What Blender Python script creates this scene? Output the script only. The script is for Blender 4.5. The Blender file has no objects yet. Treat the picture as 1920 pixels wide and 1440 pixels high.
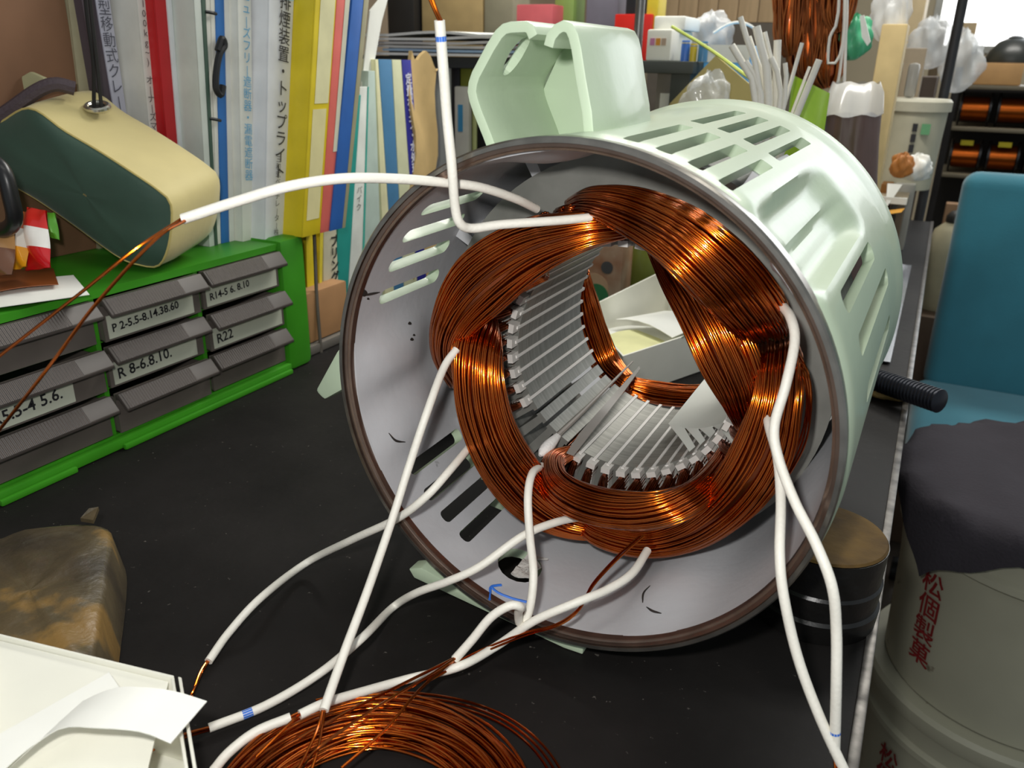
import bpy, bmesh, math, random
import numpy as np
from mathutils import Vector, Matrix
random.seed(7); rng = np.random.default_rng(7)
scn = bpy.context.scene
COL = scn.collection

# ------------------------------------------------------------------ camera
FPX = 1530.0; CAMH = 0.348            # focal length in pixels of the 1920 px frame, height over the bench
def nrm(v):
    v = np.array(v, float); return v / np.linalg.norm(v)
UPC = nrm((80, 3860, 1530)); YC = np.array((830, 590, -1530.)); YC -= UPC * YC.dot(UPC); YC = nrm(YC)
RWC = np.stack([np.cross(YC, UPC), YC, UPC]); CAM = np.array([0, 0, CAMH])
cd = bpy.data.cameras.new('camera'); cam = bpy.data.objects.new('camera', cd); COL.objects.link(cam)
M = Matrix([list(RWC[i]) + [CAM[i]] for i in range(3)] + [[0, 0, 0, 1]]); cam.matrix_world = M
cd.sensor_width = 36; cd.lens = FPX / 1920 * 36; cd.clip_start = .01; cd.clip_end = 60
cd.dof.use_dof = True; cd.dof.focus_distance = .55; cd.dof.aperture_fstop = 14
scn.camera = cam
# ------------------------------------------------------------------ light
w = bpy.data.worlds.new('world'); scn.world = w; w.use_nodes = True
w.node_tree.nodes['Background'].inputs[0].default_value = (.86, .95, 1, 1)
w.node_tree.nodes['Background'].inputs[1].default_value = .32
def area(name, loc, target, sx, sy, power, col=(1, .97, .9)):
    l = bpy.data.lights.new(name, 'AREA'); l.shape = 'RECTANGLE'; l.size = sx; l.size_y = sy; l.energy = power; l.color = col
    o = bpy.data.objects.new(name, l); COL.objects.link(o); o.location = loc
    o.rotation_euler = (Vector(target) - Vector(loc)).to_track_quat('-Z', 'Y').to_euler(); return o
area('bench_tube_light', (-.30, 1.35, 1.05), (-.28, 1.1, 0), 1.0, .12, 9)
area('ceiling_tube_light', (.25, .15, 1.7), (-.2, .5, 0), 1.2, .2, 3.4)
area('far_ceiling_light', (.1, 2.6, 1.85), (.1, 2.6, 0), 1.2, .3, 24)
area('window_daylight', (.75, 3.9, 1.1), (.2, 1.5, 0), 1.2, .9, 5, (.85, .93, 1))
fl = bpy.data.lights.new('camera_flash', 'AREA'); fl.size = .022; fl.energy = 2.0; fl.color = (1, .98, .95)
flo = bpy.data.objects.new('camera_flash', fl); COL.objects.link(flo)
flo.matrix_world = M @ Matrix.Translation((-.035, .045, 0))
scn.view_settings.view_transform = 'Standard'; scn.view_settings.look = 'None'
scn.view_settings.exposure = 0.12; scn.view_settings.gamma = 1.0; scn.view_settings.use_curve_mapping = False

# ------------------------------------------------------------------ pixel helpers (real planes in the room)
def ray(x, y): return RWC @ np.array([x - 960, 720 - y, -FPX])
def atz(x, y, z=0.): d = ray(x, y); return CAM + d * (z - CAMH) / d[2]
def atx(x, y, X): d = ray(x, y); return CAM + d * X / d[0]
def aty(x, y, Y): d = ray(x, y); return CAM + d * Y / d[1]
def atplane(x, y, p, n):
    d = ray(x, y); n = np.array(n); return CAM + d * (np.array(p) - CAM).dot(n) / d.dot(n)

# ------------------------------------------------------------------ materials
def lin(c):
    if isinstance(c, str): c = [int(c[i:i+2], 16) / 255 for i in (0, 2, 4)]
    return tuple(((v / 12.92) if v <= .04045 else ((v + .055) / 1.055) ** 2.4) for v in c) + (1,)
MATS = {}
def mat(name, col, rough=.5, metal=0., var=.08, scale=30., bump=0., bscale=200., coat=0., spec=.5, alpha=1., trans=0., col2=None, stretch=None, dirt=None, sheen=0., detail=4.):
    if name in MATS: return MATS[name]
    m = bpy.data.materials.new(name); m.use_nodes = True; nt = m.node_tree; N = nt.nodes; L = nt.links
    b = N['Principled BSDF']; c = lin(col)
    tc = N.new('ShaderNodeTexCoord'); mp = N.new('ShaderNodeMapping'); L.new(tc.outputs['Object'], mp.inputs[0])
    if stretch: mp.inputs['Scale'].default_value = stretch
    nz = N.new('ShaderNodeTexNoise'); nz.inputs['Scale'].default_value = scale; nz.inputs['Detail'].default_value = detail; L.new(mp.outputs[0], nz.inputs['Vector'])
    rp = N.new('ShaderNodeValToRGB'); L.new(nz.outputs['Fac'], rp.inputs[0])
    rp.color_ramp.elements[0].position = .3; rp.color_ramp.elements[1].position = .7
    if col2: e0, e1 = lin(col2), c
    else: e0, e1 = tuple(v * (1 - var) for v in c[:3]) + (1,), tuple(min(1, v * (1 + var)) for v in c[:3]) + (1,)
    rp.color_ramp.elements[0].color = e0; rp.color_ramp.elements[1].color = e1
    out = rp.outputs[0]
    if dirt:
        n2 = N.new('ShaderNodeTexNoise'); n2.inputs['Scale'].default_value = dirt[1]; n2.inputs['Detail'].default_value = 6; L.new(mp.outputs[0], n2.inputs['Vector'])
        r2 = N.new('ShaderNodeValToRGB'); r2.color_ramp.elements[0].position = dirt[2]; r2.color_ramp.elements[1].position = dirt[2] + .06; L.new(n2.outputs['Fac'], r2.inputs[0])
        mx = N.new('ShaderNodeMixRGB'); L.new(r2.outputs[0], mx.inputs[0]); L.new(out, mx.inputs[1]); mx.inputs[2].default_value = lin(dirt[0]); out = mx.outputs[0]
    L.new(out, b.inputs['Base Color'])
    b.inputs['Roughness'].default_value = rough; b.inputs['Metallic'].default_value = metal
    b.inputs['Specular IOR Level'].default_value = spec; b.inputs['Coat Weight'].default_value = coat; b.inputs['Coat Roughness'].default_value = .07
    b.inputs['Alpha'].default_value = alpha; b.inputs['Transmission Weight'].default_value = trans
    if sheen: b.inputs['Sheen Weight'].default_value = sheen
    if bump:
        n3 = N.new('ShaderNodeTexNoise'); n3.inputs['Scale'].default_value = bscale; n3.inputs['Detail'].default_value = 4; L.new(mp.outputs[0], n3.inputs['Vector'])
        bp = N.new('ShaderNodeBump'); bp.inputs['Strength'].default_value = bump; bp.inputs['Distance'].default_value = .002; L.new(n3.outputs['Fac'], bp.inputs['Height']); L.new(bp.outputs[0], b.inputs['Normal'])
    MATS[name] = m; return m
def emit(name, col, strength):
    m = bpy.data.materials.new(name); m.use_nodes = True; b = m.node_tree.nodes['Principled BSDF']
    b.inputs['Base Color'].default_value = lin(col); b.inputs['Emission Color'].default_value = lin(col); b.inputs['Emission Strength'].default_value = strength; return m
def flat(col, rough=.55, **k): return mat('flat_' + str(col) + str(rough) + str(sorted(k.items())), col, rough, **k)

MINT = mat('mint_paint', 'bacbb0', .38, spec=.4, coat=.15, var=.03, scale=12, bump=.12, bscale=90)
GREYP = mat('grey_primer_paint', 'b6b7ba', .5, var=.06, scale=14, bump=.1, bscale=160, dirt=('55504e', 46, .735))
RING = mat('brown_machined_metal', '7d6a5f', .25, metal=.85, var=.22, scale=60, stretch=(1, 1, 1))
RINGL = mat('bare_machined_edge', '8f8b84', .25, metal=.9, var=.2, scale=80)
COPPER = mat('enamelled_copper', 'c4600f', .18, metal=1., var=.3, scale=24, coat=.6)
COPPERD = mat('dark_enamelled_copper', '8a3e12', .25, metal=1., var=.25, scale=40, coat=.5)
SLEEVE = mat('white_sleeving', 'e6e3d8', .5, var=.04, scale=60, bump=.15, bscale=500)
STEEL = mat('lamination_steel', '85857f', .45, metal=.5, var=.2, scale=30, stretch=(1, 12, 1))
WEDGE = mat('white_slot_paper', 'dcd9d4', .6, var=.05)
FILM = mat('milky_insulation_film', 'dfe2da', .4, var=.04, alpha=.93)
BENCH = mat('black_bench_top', '1b1918', .6, var=.4, scale=9, bump=.25, bscale=70, dirt=('55514c', 230, .70), spec=.14)
GREEN = mat('green_plastic', '3a8f1a', .45, var=.08, scale=20)
GREEND = mat('dark_green_plastic', '2c5a20', .5, var=.1)
SMOKE = mat('smoked_drawer_plastic', '6a625c', .3, var=.12, scale=25, alpha=.8)
SMOKEH = mat('smoked_handle_plastic', '4a433f', .5, var=.12, scale=25)
PAPER = mat('white_paper', 'eeeee6', .7, var=.03)
CARDW = mat('white_carton_board', 'e6e5d8', .65, var=.04, scale=15)
KRAFT = mat('kraft_cardboard', '9b7b57', .75, var=.08, scale=40)
INK = mat('black_ink', '1c1c20', .6, var=.05)
BLUEINK = mat('blue_marker', '2f6fd0', .5, var=.05)

# ------------------------------------------------------------------ mesh builder
def origin(o):
    v = np.zeros(3)
    while o is not None: v = v + np.array(o.location); o = o.parent
    return v
class MB:
    def __init__(s): s.v = []; s.f = []; s.mi = []
    def add(s, vs, fs, mi=0):
        k = len(s.v); s.v += [tuple(map(float, p)) for p in vs]; s.f += [tuple(i + k for i in f) for f in fs]; s.mi += [mi] * len(fs); return s
    def prism(s, poly, ext, mi=0):            # closed polygon (3-D) pushed along ext
        n = len(poly); a = [np.array(p, float) for p in poly]; b = [p + np.array(ext) for p in a]
        return s.add(a + b, [tuple(range(n))[::-1], tuple(range(n, 2 * n))] + [(i, (i + 1) % n, n + (i + 1) % n, n + i) for i in range(n)], mi)
    def box(s, lo, hi, mi=0):
        x0, y0, z0 = lo; x1, y1, z1 = hi
        return s.prism([(x0, y0, z0), (x1, y0, z0), (x1, y1, z0), (x0, y1, z0)], (0, 0, z1 - z0), mi)
    def obox(s, c, half, rz=0, rx=0, ry=0, mi=0):
        R = Matrix.Rotation(rz, 3, 'Z') @ Matrix.Rotation(ry, 3, 'Y') @ Matrix.Rotation(rx, 3, 'X')
        vs = [np.array(c) + np.array(R @ Vector((sx * half[0], sy * half[1], sz * half[2]))) for sz in (-1, 1) for sx, sy in ((-1, -1), (1, -1), (1, 1), (-1, 1))]
        return s.add(vs, [(3, 2, 1, 0), (4, 5, 6, 7)] + [(i, (i + 1) % 4, 4 + (i + 1) % 4, 4 + i) for i in range(4)], mi)
    def tube(s, pts, r, n=8, caps=True, mi=0, hole=0):
        P = np.array(pts, float); m = len(P); r = np.broadcast_to(r, (m,)); T = np.gradient(P, axis=0); T /= np.linalg.norm(T, axis=1)[:, None] + 1e-12
        u = np.cross(T[0], (0, 0, 1)); 
        if np.linalg.norm(u) < 1e-3: u = np.cross(T[0], (1, 0, 0))
        vs = []
        for i in range(m):
            u = u - T[i] * u.dot(T[i]); u /= np.linalg.norm(u); v = np.cross(T[i], u)
            for k in range(n):
                a = 2 * math.pi * k / n; vs.append(P[i] + r[i] * (u * math.cos(a) + v * math.sin(a)))
        fs = [(i * n + k, i * n + (k + 1) % n, (i + 1) * n + (k + 1) % n, (i + 1) * n + k) for i in range(m - 1) for k in range(n)]
        if caps: fs += [tuple(range(n))[::-1], tuple(range((m - 1) * n, m * n))]
        return s.add(vs, fs, mi)
    def lathe(s, prof, c, axis='z', n=48, closed=False, mi=0):    # prof: (r, h)
        vs = []; m = len(prof)
        for k in range(n):
            a = 2 * math.pi * k / n
            for r, h in prof:
                if axis == 'z': vs.append((c[0] + r * math.cos(a), c[1] + r * math.sin(a), c[2] + h))
                elif axis == 'y': vs.append((c[0] + r * math.cos(a), c[1] + h, c[2] + r * math.sin(a)))
                else: vs.append((c[0] + h, c[1] + r * math.cos(a), c[2] + r * math.sin(a)))
        mm = m if closed else m - 1
        fs = [(k * m + i, ((k + 1) % n) * m + i, ((k + 1) % n) * m + (i + 1) % m, k * m + (i + 1) % m) for k in range(n) for i in range(mm)]
        return s.add(vs, fs, mi)
    def grid(s, G, mi=0, wrap=False):
        G = np.array(G, float); a, b = G.shape[:2]; bb = b if wrap else b - 1
        return s.add(G.reshape(-1, 3), [(i * b + j, i * b + (j + 1) % b, (i + 1) * b + (j + 1) % b, (i + 1) * b + j) for i in range(a - 1) for j in range(bb)], mi)
    def sheet(s, G, off, mi=0):                 # grid given a thickness by the vector / field off
        G = np.array(G, float); H_ = G + np.array(off); a, b = G.shape[:2]; k = a * b
        fs = []
        for i in range(a - 1):
            for j in range(b - 1):
                q = (i * b + j, i * b + j + 1, (i + 1) * b + j + 1, (i + 1) * b + j); fs += [q, tuple(t + k for t in q[::-1])]
        ring = [j for j in range(b)] + [i * b + b - 1 for i in range(1, a)] + [(a - 1) * b + j for j in range(b - 2, -1, -1)] + [i * b for i in range(a - 2, 0, -1)]
        fs += [(ring[t], ring[t] + k, ring[(t + 1) % len(ring)] + k, ring[(t + 1) % len(ring)]) for t in range(len(ring))]
        return s.add(list(G.reshape(-1, 3)) + list(H_.reshape(-1, 3)), fs, mi)
    def build(s, name, m, parent=None, smooth=False, bevel=0., flip=True, autosm=None):
        V = np.array(s.v); 
        if parent is None:
            o0 = np.array([(V[:, 0].min() + V[:, 0].max()) / 2, (V[:, 1].min() + V[:, 1].max()) / 2, V[:, 2].min()])
        else: o0 = origin(parent)
        me = bpy.data.meshes.new(name); me.from_pydata([tuple(p) for p in V - o0], [], s.f); me.update()
        for mm in (m if isinstance(m, (list, tuple)) else [m]): me.materials.append(mm)
        if isinstance(m, (list, tuple)): me.polygons.foreach_set('material_index', s.mi)
        bm = bmesh.new(); bm.from_mesh(me); bmesh.ops.recalc_face_normals(bm, faces=bm.faces)
        if bevel:
            ed = [e for e in bm.edges if len(e.link_faces) == 2 and e.calc_face_angle(0) > .5]
            bmesh.ops.bevel(bm, geom=ed, offset=bevel, segments=2, profile=.6, affect='EDGES', clamp_overlap=True)
        if smooth or bevel:
            for f in bm.faces: f.smooth = True
            for e in bm.edges:
                if len(e.link_faces) == 2 and e.calc_face_angle(0) > (autosm or .7): e.smooth = False
        bm.to_mesh(me); bm.free()
        o = bpy.data.objects.new(name, me); COL.objects.link(o)
        if parent is None: o.location = o0
        else: o.parent = parent
        return o
def tag(o, label=None, cat=None, group=None, kind=None):
    if label: o['label'] = label
    if cat: o['category'] = cat
    if group: o['group'] = group
    if kind: o['kind'] = kind
    return o
def thing(name, label, cat, loc, group=None):
    o = bpy.data.objects.new(name, None); o.empty_display_size = .02; COL.objects.link(o); o.location = tuple(map(float, loc)); return tag(o, label, cat, group)
def spline(pts, n):                             # Catmull-Rom through points (any dimension)
    P = np.array(pts, float); P = np.vstack([2 * P[0] - P[1], P, 2 * P[-1] - P[-2]]); m = len(P) - 3; out = []
    d = np.linalg.norm(np.diff(P[1:-1, :3], axis=0), axis=1); cs = np.concatenate([[0], np.cumsum(d)]); 
    for t in np.linspace(0, cs[-1], n):
        i = min(m - 1, int(np.searchsorted(cs, t, side='right') - 1)); u = (t - cs[i]) / (d[i] + 1e-12)
        a, b, c, e = P[i:i + 4]
        out.append(.5 * ((2 * b) + (-a + c) * u + (2 * a - 5 * b + 4 * c - e) * u * u + (-a + 3 * b - 3 * c + e) * u ** 3))
    return np.array(out)
def text(body, size, m, origin_pt, xdir, ydir, parent, name='lettering', vertical=False, bold=0., align='CENTER', thick=.0004):
    cu = bpy.data.curves.new('t', 'FONT'); cu.body = '\n'.join(body) if vertical else body
    cu.size = size; cu.align_x = align; cu.align_y = 'CENTER'; cu.offset = bold; cu.resolution_u = 2
    if vertical: cu.space_line = .98
    t = bpy.data.objects.new('t', cu); COL.objects.link(t); bpy.context.view_layer.update()
    me = bpy.data.meshes.new_from_object(t.evaluated_get(bpy.context.evaluated_depsgraph_get()))
    bpy.data.objects.remove(t); bpy.data.curves.remove(cu)
    xd, yd = nrm(xdir), nrm(ydir); zd = np.cross(xd, yd); o0 = origin(parent)
    for v in me.vertices:
        p = np.array(origin_pt) + xd * v.co[0] + yd * v.co[1] + zd * thick - o0; v.co = tuple(p)
    me.name = name; me.materials.clear(); me.materials.append(m)
    o = bpy.data.objects.new(name, me); COL.objects.link(o); o.parent = parent; return o
def rbox(name, m, lo, hi, parent=None, bevel=.003): return MB().box(lo, hi).build(name, m, parent, bevel=bevel)

# ================================================================== the setting
def struct(o): o['kind'] = 'structure'; return o
FLOORZ = -.75
struct(MB().box((-1.6, -1.2, FLOORZ - .05), (2.2, 4.6, FLOORZ)).build('floor', mat('concrete_floor', '5a4f45', .6, var=.2, scale=4)))
struct(MB().box((-1.7, -1.2, FLOORZ), (-1.6, 4.6, 2.0)).build('wall_left', mat('tan_panel_wall', '8d7a62', .7, var=.1, scale=3)))
wb = MB()
wx0, wx1, wz0, wz1 = -.13, 1.5, .42, 1.5
for lo, hi in (((-1.6, 4.5, FLOORZ), (wx0, 4.6, 2.0)), ((wx1, 4.5, FLOORZ), (2.2, 4.6, 2.0)), ((wx0, 4.5, FLOORZ), (wx1, 4.6, wz0)), ((wx0, 4.5, wz1), (wx1, 4.6, 2.0))): wb.box(lo, hi)
struct(wb.build('wall_back', mat('cream_back_wall', 'b9ad92', .7, var=.08, scale=3)))
wn = struct(MB().box((wx0, 4.56, wz0), (wx1, 4.57, wz1)).build('window_1', emit('daylight_glass', 'ffffff', 2.2)))
fr = MB()
for lo, hi in (((wx0, 4.49, wz0), (wx0 + .03, 4.56, wz1)), ((wx1 - .03, 4.49, wz0), (wx1, 4.56, wz1)), ((wx0 + .03, 4.49, wz0), (wx1 - .03, 4.56, wz0 + .03)), ((wx0 + .03, 4.49, wz1 - .03), (wx1 - .03, 4.56, wz1)), ((.72, 4.5, wz0 + .03), (.75, 4.56, wz1 - .03))): fr.box(lo, hi)
fr.build('window_frame', flat('b8b8b0', .4, metal=.5), wn)

# ---- workbench
bench = thing('workbench', 'long workbench with a scuffed black top and worn steel edge', 'workbench', (-.5, 1.0, FLOORZ))
MB().box((-1.05, .02, -.03), (.016, 2.26, 0)).build('bench_top', BENCH, bench)
MB().box((.016, .02, -.034), (.0225, 2.26, .0015)).build('edge_strip', mat('worn_edge_steel', '6d6a66', .35, metal=.7, col2='2c2a28', scale=60, stretch=(1, 1.2, 1)), bench, bevel=.001)
MB().box((-1.0, .05, -.15), (.0, 2.2, -.03)).build('apron', flat('2b2927', .6), bench)
lg = MB().box((-.03, .07, FLOORZ), (.01, .11, -.15)); lgo = lg.build('leg', flat('2b2927', .6), bench)
for x, y in ((0, 2.05), (-.95, 0), (-.95, 2.05)):
    c = lgo.copy(); COL.objects.link(c); c.location = (x, y, 0)

# ================================================================== the motor
C = np.array([-.162, .382, .164]); FL = .345
motor = thing('motor_stator', 'pale mint motor housing with wound copper stator lying open on the bench', 'motor', (C[0], C[1], 0))
def cyl(r, th, y): return C + np.array([r * math.cos(math.radians(th)), y, r * math.sin(math.radians(th))])
# housing shell: inward scallops shared by both skins
SC = [(-179, .05, 7, .034, .010), (-160, .05, 7, .034, .011), (-64, .08, 9, .05, .013), (-24, .14, 9, .07, .012), (47.5, .105, 5.0, .085, .010), (39, .105, 4.2, .085, .012), (102, .075, 9, .05, .011)]
def dent(th, y):
    d = 0
    for t0, y0, sw, sy, dep in SC:
        a = (th - t0 + 180) % 360 - 180
        q = (abs(a) / sw) ** (5 if t0 in (47.5, 39) else 2.6) + (abs(y - y0) / sy) ** (7 if t0 in (47.5, 39) else 3.2)
        d += dep * math.exp(-q * .75)
    return d
def ro(y): return float(np.interp(y, [.007, .012, .02, .28, .30, .312, FL - .012, FL], [.1500, .1515, .152, .1545, .1555, .158, .158, .155]))
def ri(y): return float(np.interp(y, [.004, .02, .3, FL], [.1436, .1442, .1470, .150]))
ys = np.concatenate([[.007, .012, .02], np.linspace(.03, .29, 27), [.30, .312, FL - .012, FL]]); NT = 300
hm = MB()
Go = [[cyl(ro(y) - dent(360 * k / NT - 180, y), 360 * k / NT - 180, y) for k in range(NT)] for y in ys]
Gi = [[cyl(ri(y) - dent(360 * k / NT - 180, y), 360 * k / NT - 180, y) for k in range(NT)] for y in ys]
hm.grid(Go, 0, True); hm.grid(Gi, 1, True)
n_ = len(ys) * NT
for row in (0, len(ys) - 1):
    hm.f += [(row * NT + k, row * NT + (k + 1) % NT, n_ + row * NT + (k + 1) % NT, n_ + row * NT + k) for k in range(NT)]; hm.mi += [1 if row == 0 else 0] * NT
housing = hm.build('housing', [MINT, GREYP], motor, smooth=True)
# ventilation slots: rounded cutters
cm = MB()
def cutter(th, y0, y1, wdt, round_=.45, r0=.118, r1=.175, taper=0.):
    h = wdt / 2; rr = h * round_ * 2; rr = min(rr, h); poly = []
    for cx, cy, a0 in ((y1 - rr, h - rr, 0), (y0 + rr, h - rr, 90), (y0 + rr, -h + rr, 180), (y1 - rr, -h + rr, 270)):
        for k in range(5):
            a = math.radians(a0 + 22.5 * k); poly.append((cx + rr * math.cos(a), cy + rr * math.sin(a)))
    t = math.radians(th); er = np.array([math.cos(t), 0, math.sin(t)]); et = np.array([-math.sin(t), 0, math.cos(t)])
    cm.prism([C + er * r0 + et * b + np.array([0, a, 0]) for a, b in poly], er * (r1 - r0))
for th in (79.5, 73, 66.5, 60):
    cutter(th, .012, .112, .0085, .25); cutter(th + .6, .138, .262, .0085, .25)
for th in (136, 145, 154, 163.3): cutter(th, .03, .103, .0105, .5)
for th in (-147, -138.6, -131, -123.4): cutter(th, .033, .103, .0095, .4)
cutter(28.5, .05, .2, .0125, .5); cutter(18.5, .06, .24, .012, .5); cutter(6, .08, .24, .012, .5)
cutter(-107, .03, .064, .03, .5)
cut = cm.build('cutter', MINT)
md = housing.modifiers.new('b', 'BOOLEAN'); md.operation = 'DIFFERENCE'; md.object = cut; md.solver = 'EXACT'
bpy.context.view_layer.update()
me = bpy.data.meshes.new_from_object(housing.evaluated_get(bpy.context.evaluated_depsgraph_get())); housing.modifiers.clear(); housing.data = me; bpy.data.objects.remove(cut)
for p in me.polygons: p.use_smooth = True
bm = bmesh.new(); bm.from_mesh(me)
for e in bm.edges:
    if len(e.link_faces) == 2 and e.calc_face_angle(0) > .6: e.smooth = False
bm.to_mesh(me); bm.free()
housing['label'] = 'pale mint housing, grey inside, with long ventilation slots'
# rim
MB().lathe([(.1470, .0004), (.1470, .0022), (.1450, .0026), (.1445, .0030), (.1432, .0034), (.1430, .0075), (.1470, .0075)], C, 'y', 160, True).build('rim_step', RING, motor, smooth=True, autosm=.4)
MB().lathe([(.1470, .0), (.1492, .0), (.1502, .0012), (.1502, .0095), (.1470, .0095)], C, 'y', 160, True).build('rim_ring', RINGL, motor, smooth=True, autosm=.4)
# stator core
PITCH = 8.0; OFF = -132.5; NS = 45; Y0, Y1 = .108, .222; RB = .077
core = MB()
def seg(r0, r1, a0, a1, n=3, y0=Y0, y1=Y1, mb=None):
    A = [a0 + (a1 - a0) * k / n for k in range(n + 1)]
    poly = [cyl(r0, a, y0) for a in A] + [cyl(r1, a, y0) for a in A[::-1]]
    # split in quads to stay planar-friendly
    vs = [cyl(r, a, y) for y in (y0, y1) for r in (r0, r1) for a in A]; m = n + 1; f = []
    for k in range(n):
        f += [(k, k + 1, m + k + 1, m + k), (2 * m + k, 3 * m + k, 3 * m + k + 1, 2 * m + k + 1), (k, 2 * m + k, 2 * m + k + 1, k + 1), (m + k, m + k + 1, 3 * m + k + 1, 3 * m + k)]
    f += [(0, m, 3 * m, 2 * m), (n, 2 * m + n, 3 * m + n, m + n)]
    (mb or core).add(vs, f)
tooth = None
yoke = MB()
for k in range(NS): seg(.108, .134, OFF + k * PITCH, OFF + (k + 1) * PITCH, 2, mb=yoke)
yk = yoke.build('core_yoke', STEEL, motor)
LINR = mat('slot_liner_paper', 'c9c6c0', .6, var=.06)
tm = MB(); seg(RB, .0805, -PITCH / 2 + 1.0, PITCH / 2 - 1.0, 4, mb=tm); seg(.0805, .108, -1.9, 1.9, 2, mb=tm)
t0 = tm.build('core_tooth', STEEL, motor)
def rotcopy(o, th, parent):
    c = o.copy(); COL.objects.link(c); c.parent = parent; c.location = (0, 0, C[2]); c.rotation_euler = (0, -math.radians(th), 0); return c
def proto(o):                                   # shift proto so that its mesh is centred on the axis (root sits below the axis)
    for v in o.data.vertices: v.co.z -= C[2]
proto(t0)
for k in range(NS):
    th = OFF + (k + .5) * PITCH
    if k == 0: t0.location = (0, 0, C[2]); t0.rotation_euler = (0, -math.radians(th), 0)
    else: rotcopy(t0, th, motor)
# support ribs between yoke and shell
for th in range(0, 360, 30):
    rm = MB(); seg(.134, .1455, th - 1.5, th + 1.5, 1, mb=rm); rm.build('core_rib', GREYP, motor)
# slot wedges with their liner cuffs
wm = MB(); wm.box(C + np.array([RB - .0004, Y0 - .004, -.0011]), C + np.array([RB + .0022, Y1 + .005, .0011])); w0 = wm.build('slot_wedge', WEDGE, motor); proto(w0)
lm = MB()
for s_ in (-1, 1):
    lm.add([C + np.array([r, y, s_ * z]) for r, y, z in ((.0785, Y0 - .007, .0012), (.0785, Y0 + .01, .0012), (.104, Y0 + .01, .0034), (.104, Y0 - .007, .0034), (.0785, Y0 - .007, .0018), (.0785, Y0 + .01, .0018), (.104, Y0 + .01, .004), (.104, Y0 - .007, .004))],
           [(0, 1, 2, 3), (4, 7, 6, 5), (0, 4, 5, 1), (1, 5, 6, 2), (2, 6, 7, 3), (3, 7, 4, 0)])
lm.box(C + np.array([.0776, Y0 - .009, -.0032]), C + np.array([.0815, Y0 + .002, .0032]))
l0 = lm.build('slot_liner', LINR, motor); proto(l0)
EMPTY = {0, 47 % 45, 44, 1, 2}                 # slots left open near the bottom
EMPTY = {44, 0}
BARE = {1, 2}
firstw = True
for k in range(NS):
    th = OFF + k * PITCH
    if k in (44, 0, 1, 2): continue
    a = w0 if firstw else w0.copy(); b = l0 if firstw else l0.copy()
    for o in (a, b):
        if not firstw: COL.objects.link(o); o.parent = motor
    a.location = (0, 0, C[2]); a.rotation_euler = (0, -math.radians(th), 0)
    b.parent = a; b.location = (0, 0, 0); b.rotation_euler = (0, 0, 0)
    firstw = False

# ---- copper bundles
def bundle(pts, name, hw, ht, parent, wire=.00074, layers=2, m=COPPER, axisref=None, n=None, seed=0, tw=.25, spacing=2.05, nseg=None, jit=.75, core=True):
    """pts (k,3); hw / ht: half width across (radial) and half thickness, per point."""
    k = len(pts); D = np.hstack([np.array(pts), np.broadcast_to(np.array(hw, float), (k,))[:, None], np.broadcast_to(np.array(ht, float), (k,))[:, None]])
    L_ = np.linalg.norm(np.diff(D[:, :3], axis=0), axis=1).sum(); ns = nseg or max(14, int(L_ / .005)); S = spline(D, ns)
    P = S[:, :3]; T = np.gradient(P, axis=0); T /= np.linalg.norm(T, axis=1)[:, None]
    ref = (np.stack([P[:, 0] - C[0], 0 * P[:, 0], P[:, 2] - C[2]], 1) if axisref is None else np.broadcast_to(np.array(axisref, float), P.shape))
    n1 = ref - T * (ref * T).sum(1)[:, None]; n1 /= np.linalg.norm(n1, axis=1)[:, None]; n2 = np.cross(T, n1)
    W = np.maximum(S[:, 3], wire * 1.5); Hh = np.maximum(S[:, 4], wire * 1.5); rg = np.random.default_rng(seed)
    mb = MB(); wm_, hm_ = W.max(), Hh.max()
    for ly in range(layers):
        a_, b_ = wm_ - wire * (1 + 1.7 * ly), hm_ - wire * (1 + 1.7 * ly)
        if a_ < wire or b_ < wire: break
        per = math.pi * (3 * (a_ + b_) - math.sqrt((3 * a_ + b_) * (a_ + 3 * b_))); cnt = max(5, int(per / (spacing * wire)))
        for q in range(cnt):
            th = 2 * math.pi * (q + .5 * ly) / cnt + rg.normal(0, .03); ph = rg.uniform(0, 6.28, 3); fr_ = rg.uniform(.6, 1.6, 3); s_ = np.linspace(0, 1, ns)
            tt = th + tw * (s_ - .5) + .05 * jit * np.sin(6.28 * fr_[0] * s_ + ph[0])
            ex = .75; cu_, su_ = np.cos(tt), np.sin(tt)
            rr = 1 - ly * .0 + .06 * jit * np.sin(6.28 * fr_[1] * s_ + ph[1])
            U_ = np.sign(cu_) * np.abs(cu_) ** ex * (W - wire * (1 + 1.7 * ly)) * rr; V_ = np.sign(su_) * np.abs(su_) ** ex * (Hh - wire * (1 + 1.7 * ly)) * rr
            Q = P + n1 * U_[:, None] + n2 * V_[:, None]
            mb.tube(Q, wire, 6, True, 0)
    if core:  # dark solid fill added inside the bundle so light cannot pass between wires
        vs = [];
        for i in range(ns):
            for q in range(12):
                a = 2 * math.pi * q / 12; f_ = .86
                vs.append(P[i] + n1[i] * math.copysign(abs(math.cos(a)) ** .75, math.cos(a)) * (W[i] * f_ - wire) + n2[i] * math.copysign(abs(math.sin(a)) ** .75, math.sin(a)) * (Hh[i] * f_ - wire))
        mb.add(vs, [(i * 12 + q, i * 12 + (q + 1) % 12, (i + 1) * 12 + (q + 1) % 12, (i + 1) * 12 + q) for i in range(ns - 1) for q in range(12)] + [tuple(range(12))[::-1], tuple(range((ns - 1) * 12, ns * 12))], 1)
    o = mb.build(name, [m, COPPERD], parent, smooth=True, autosm=2.); o['kind'] = 'stuff'; return o
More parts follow.
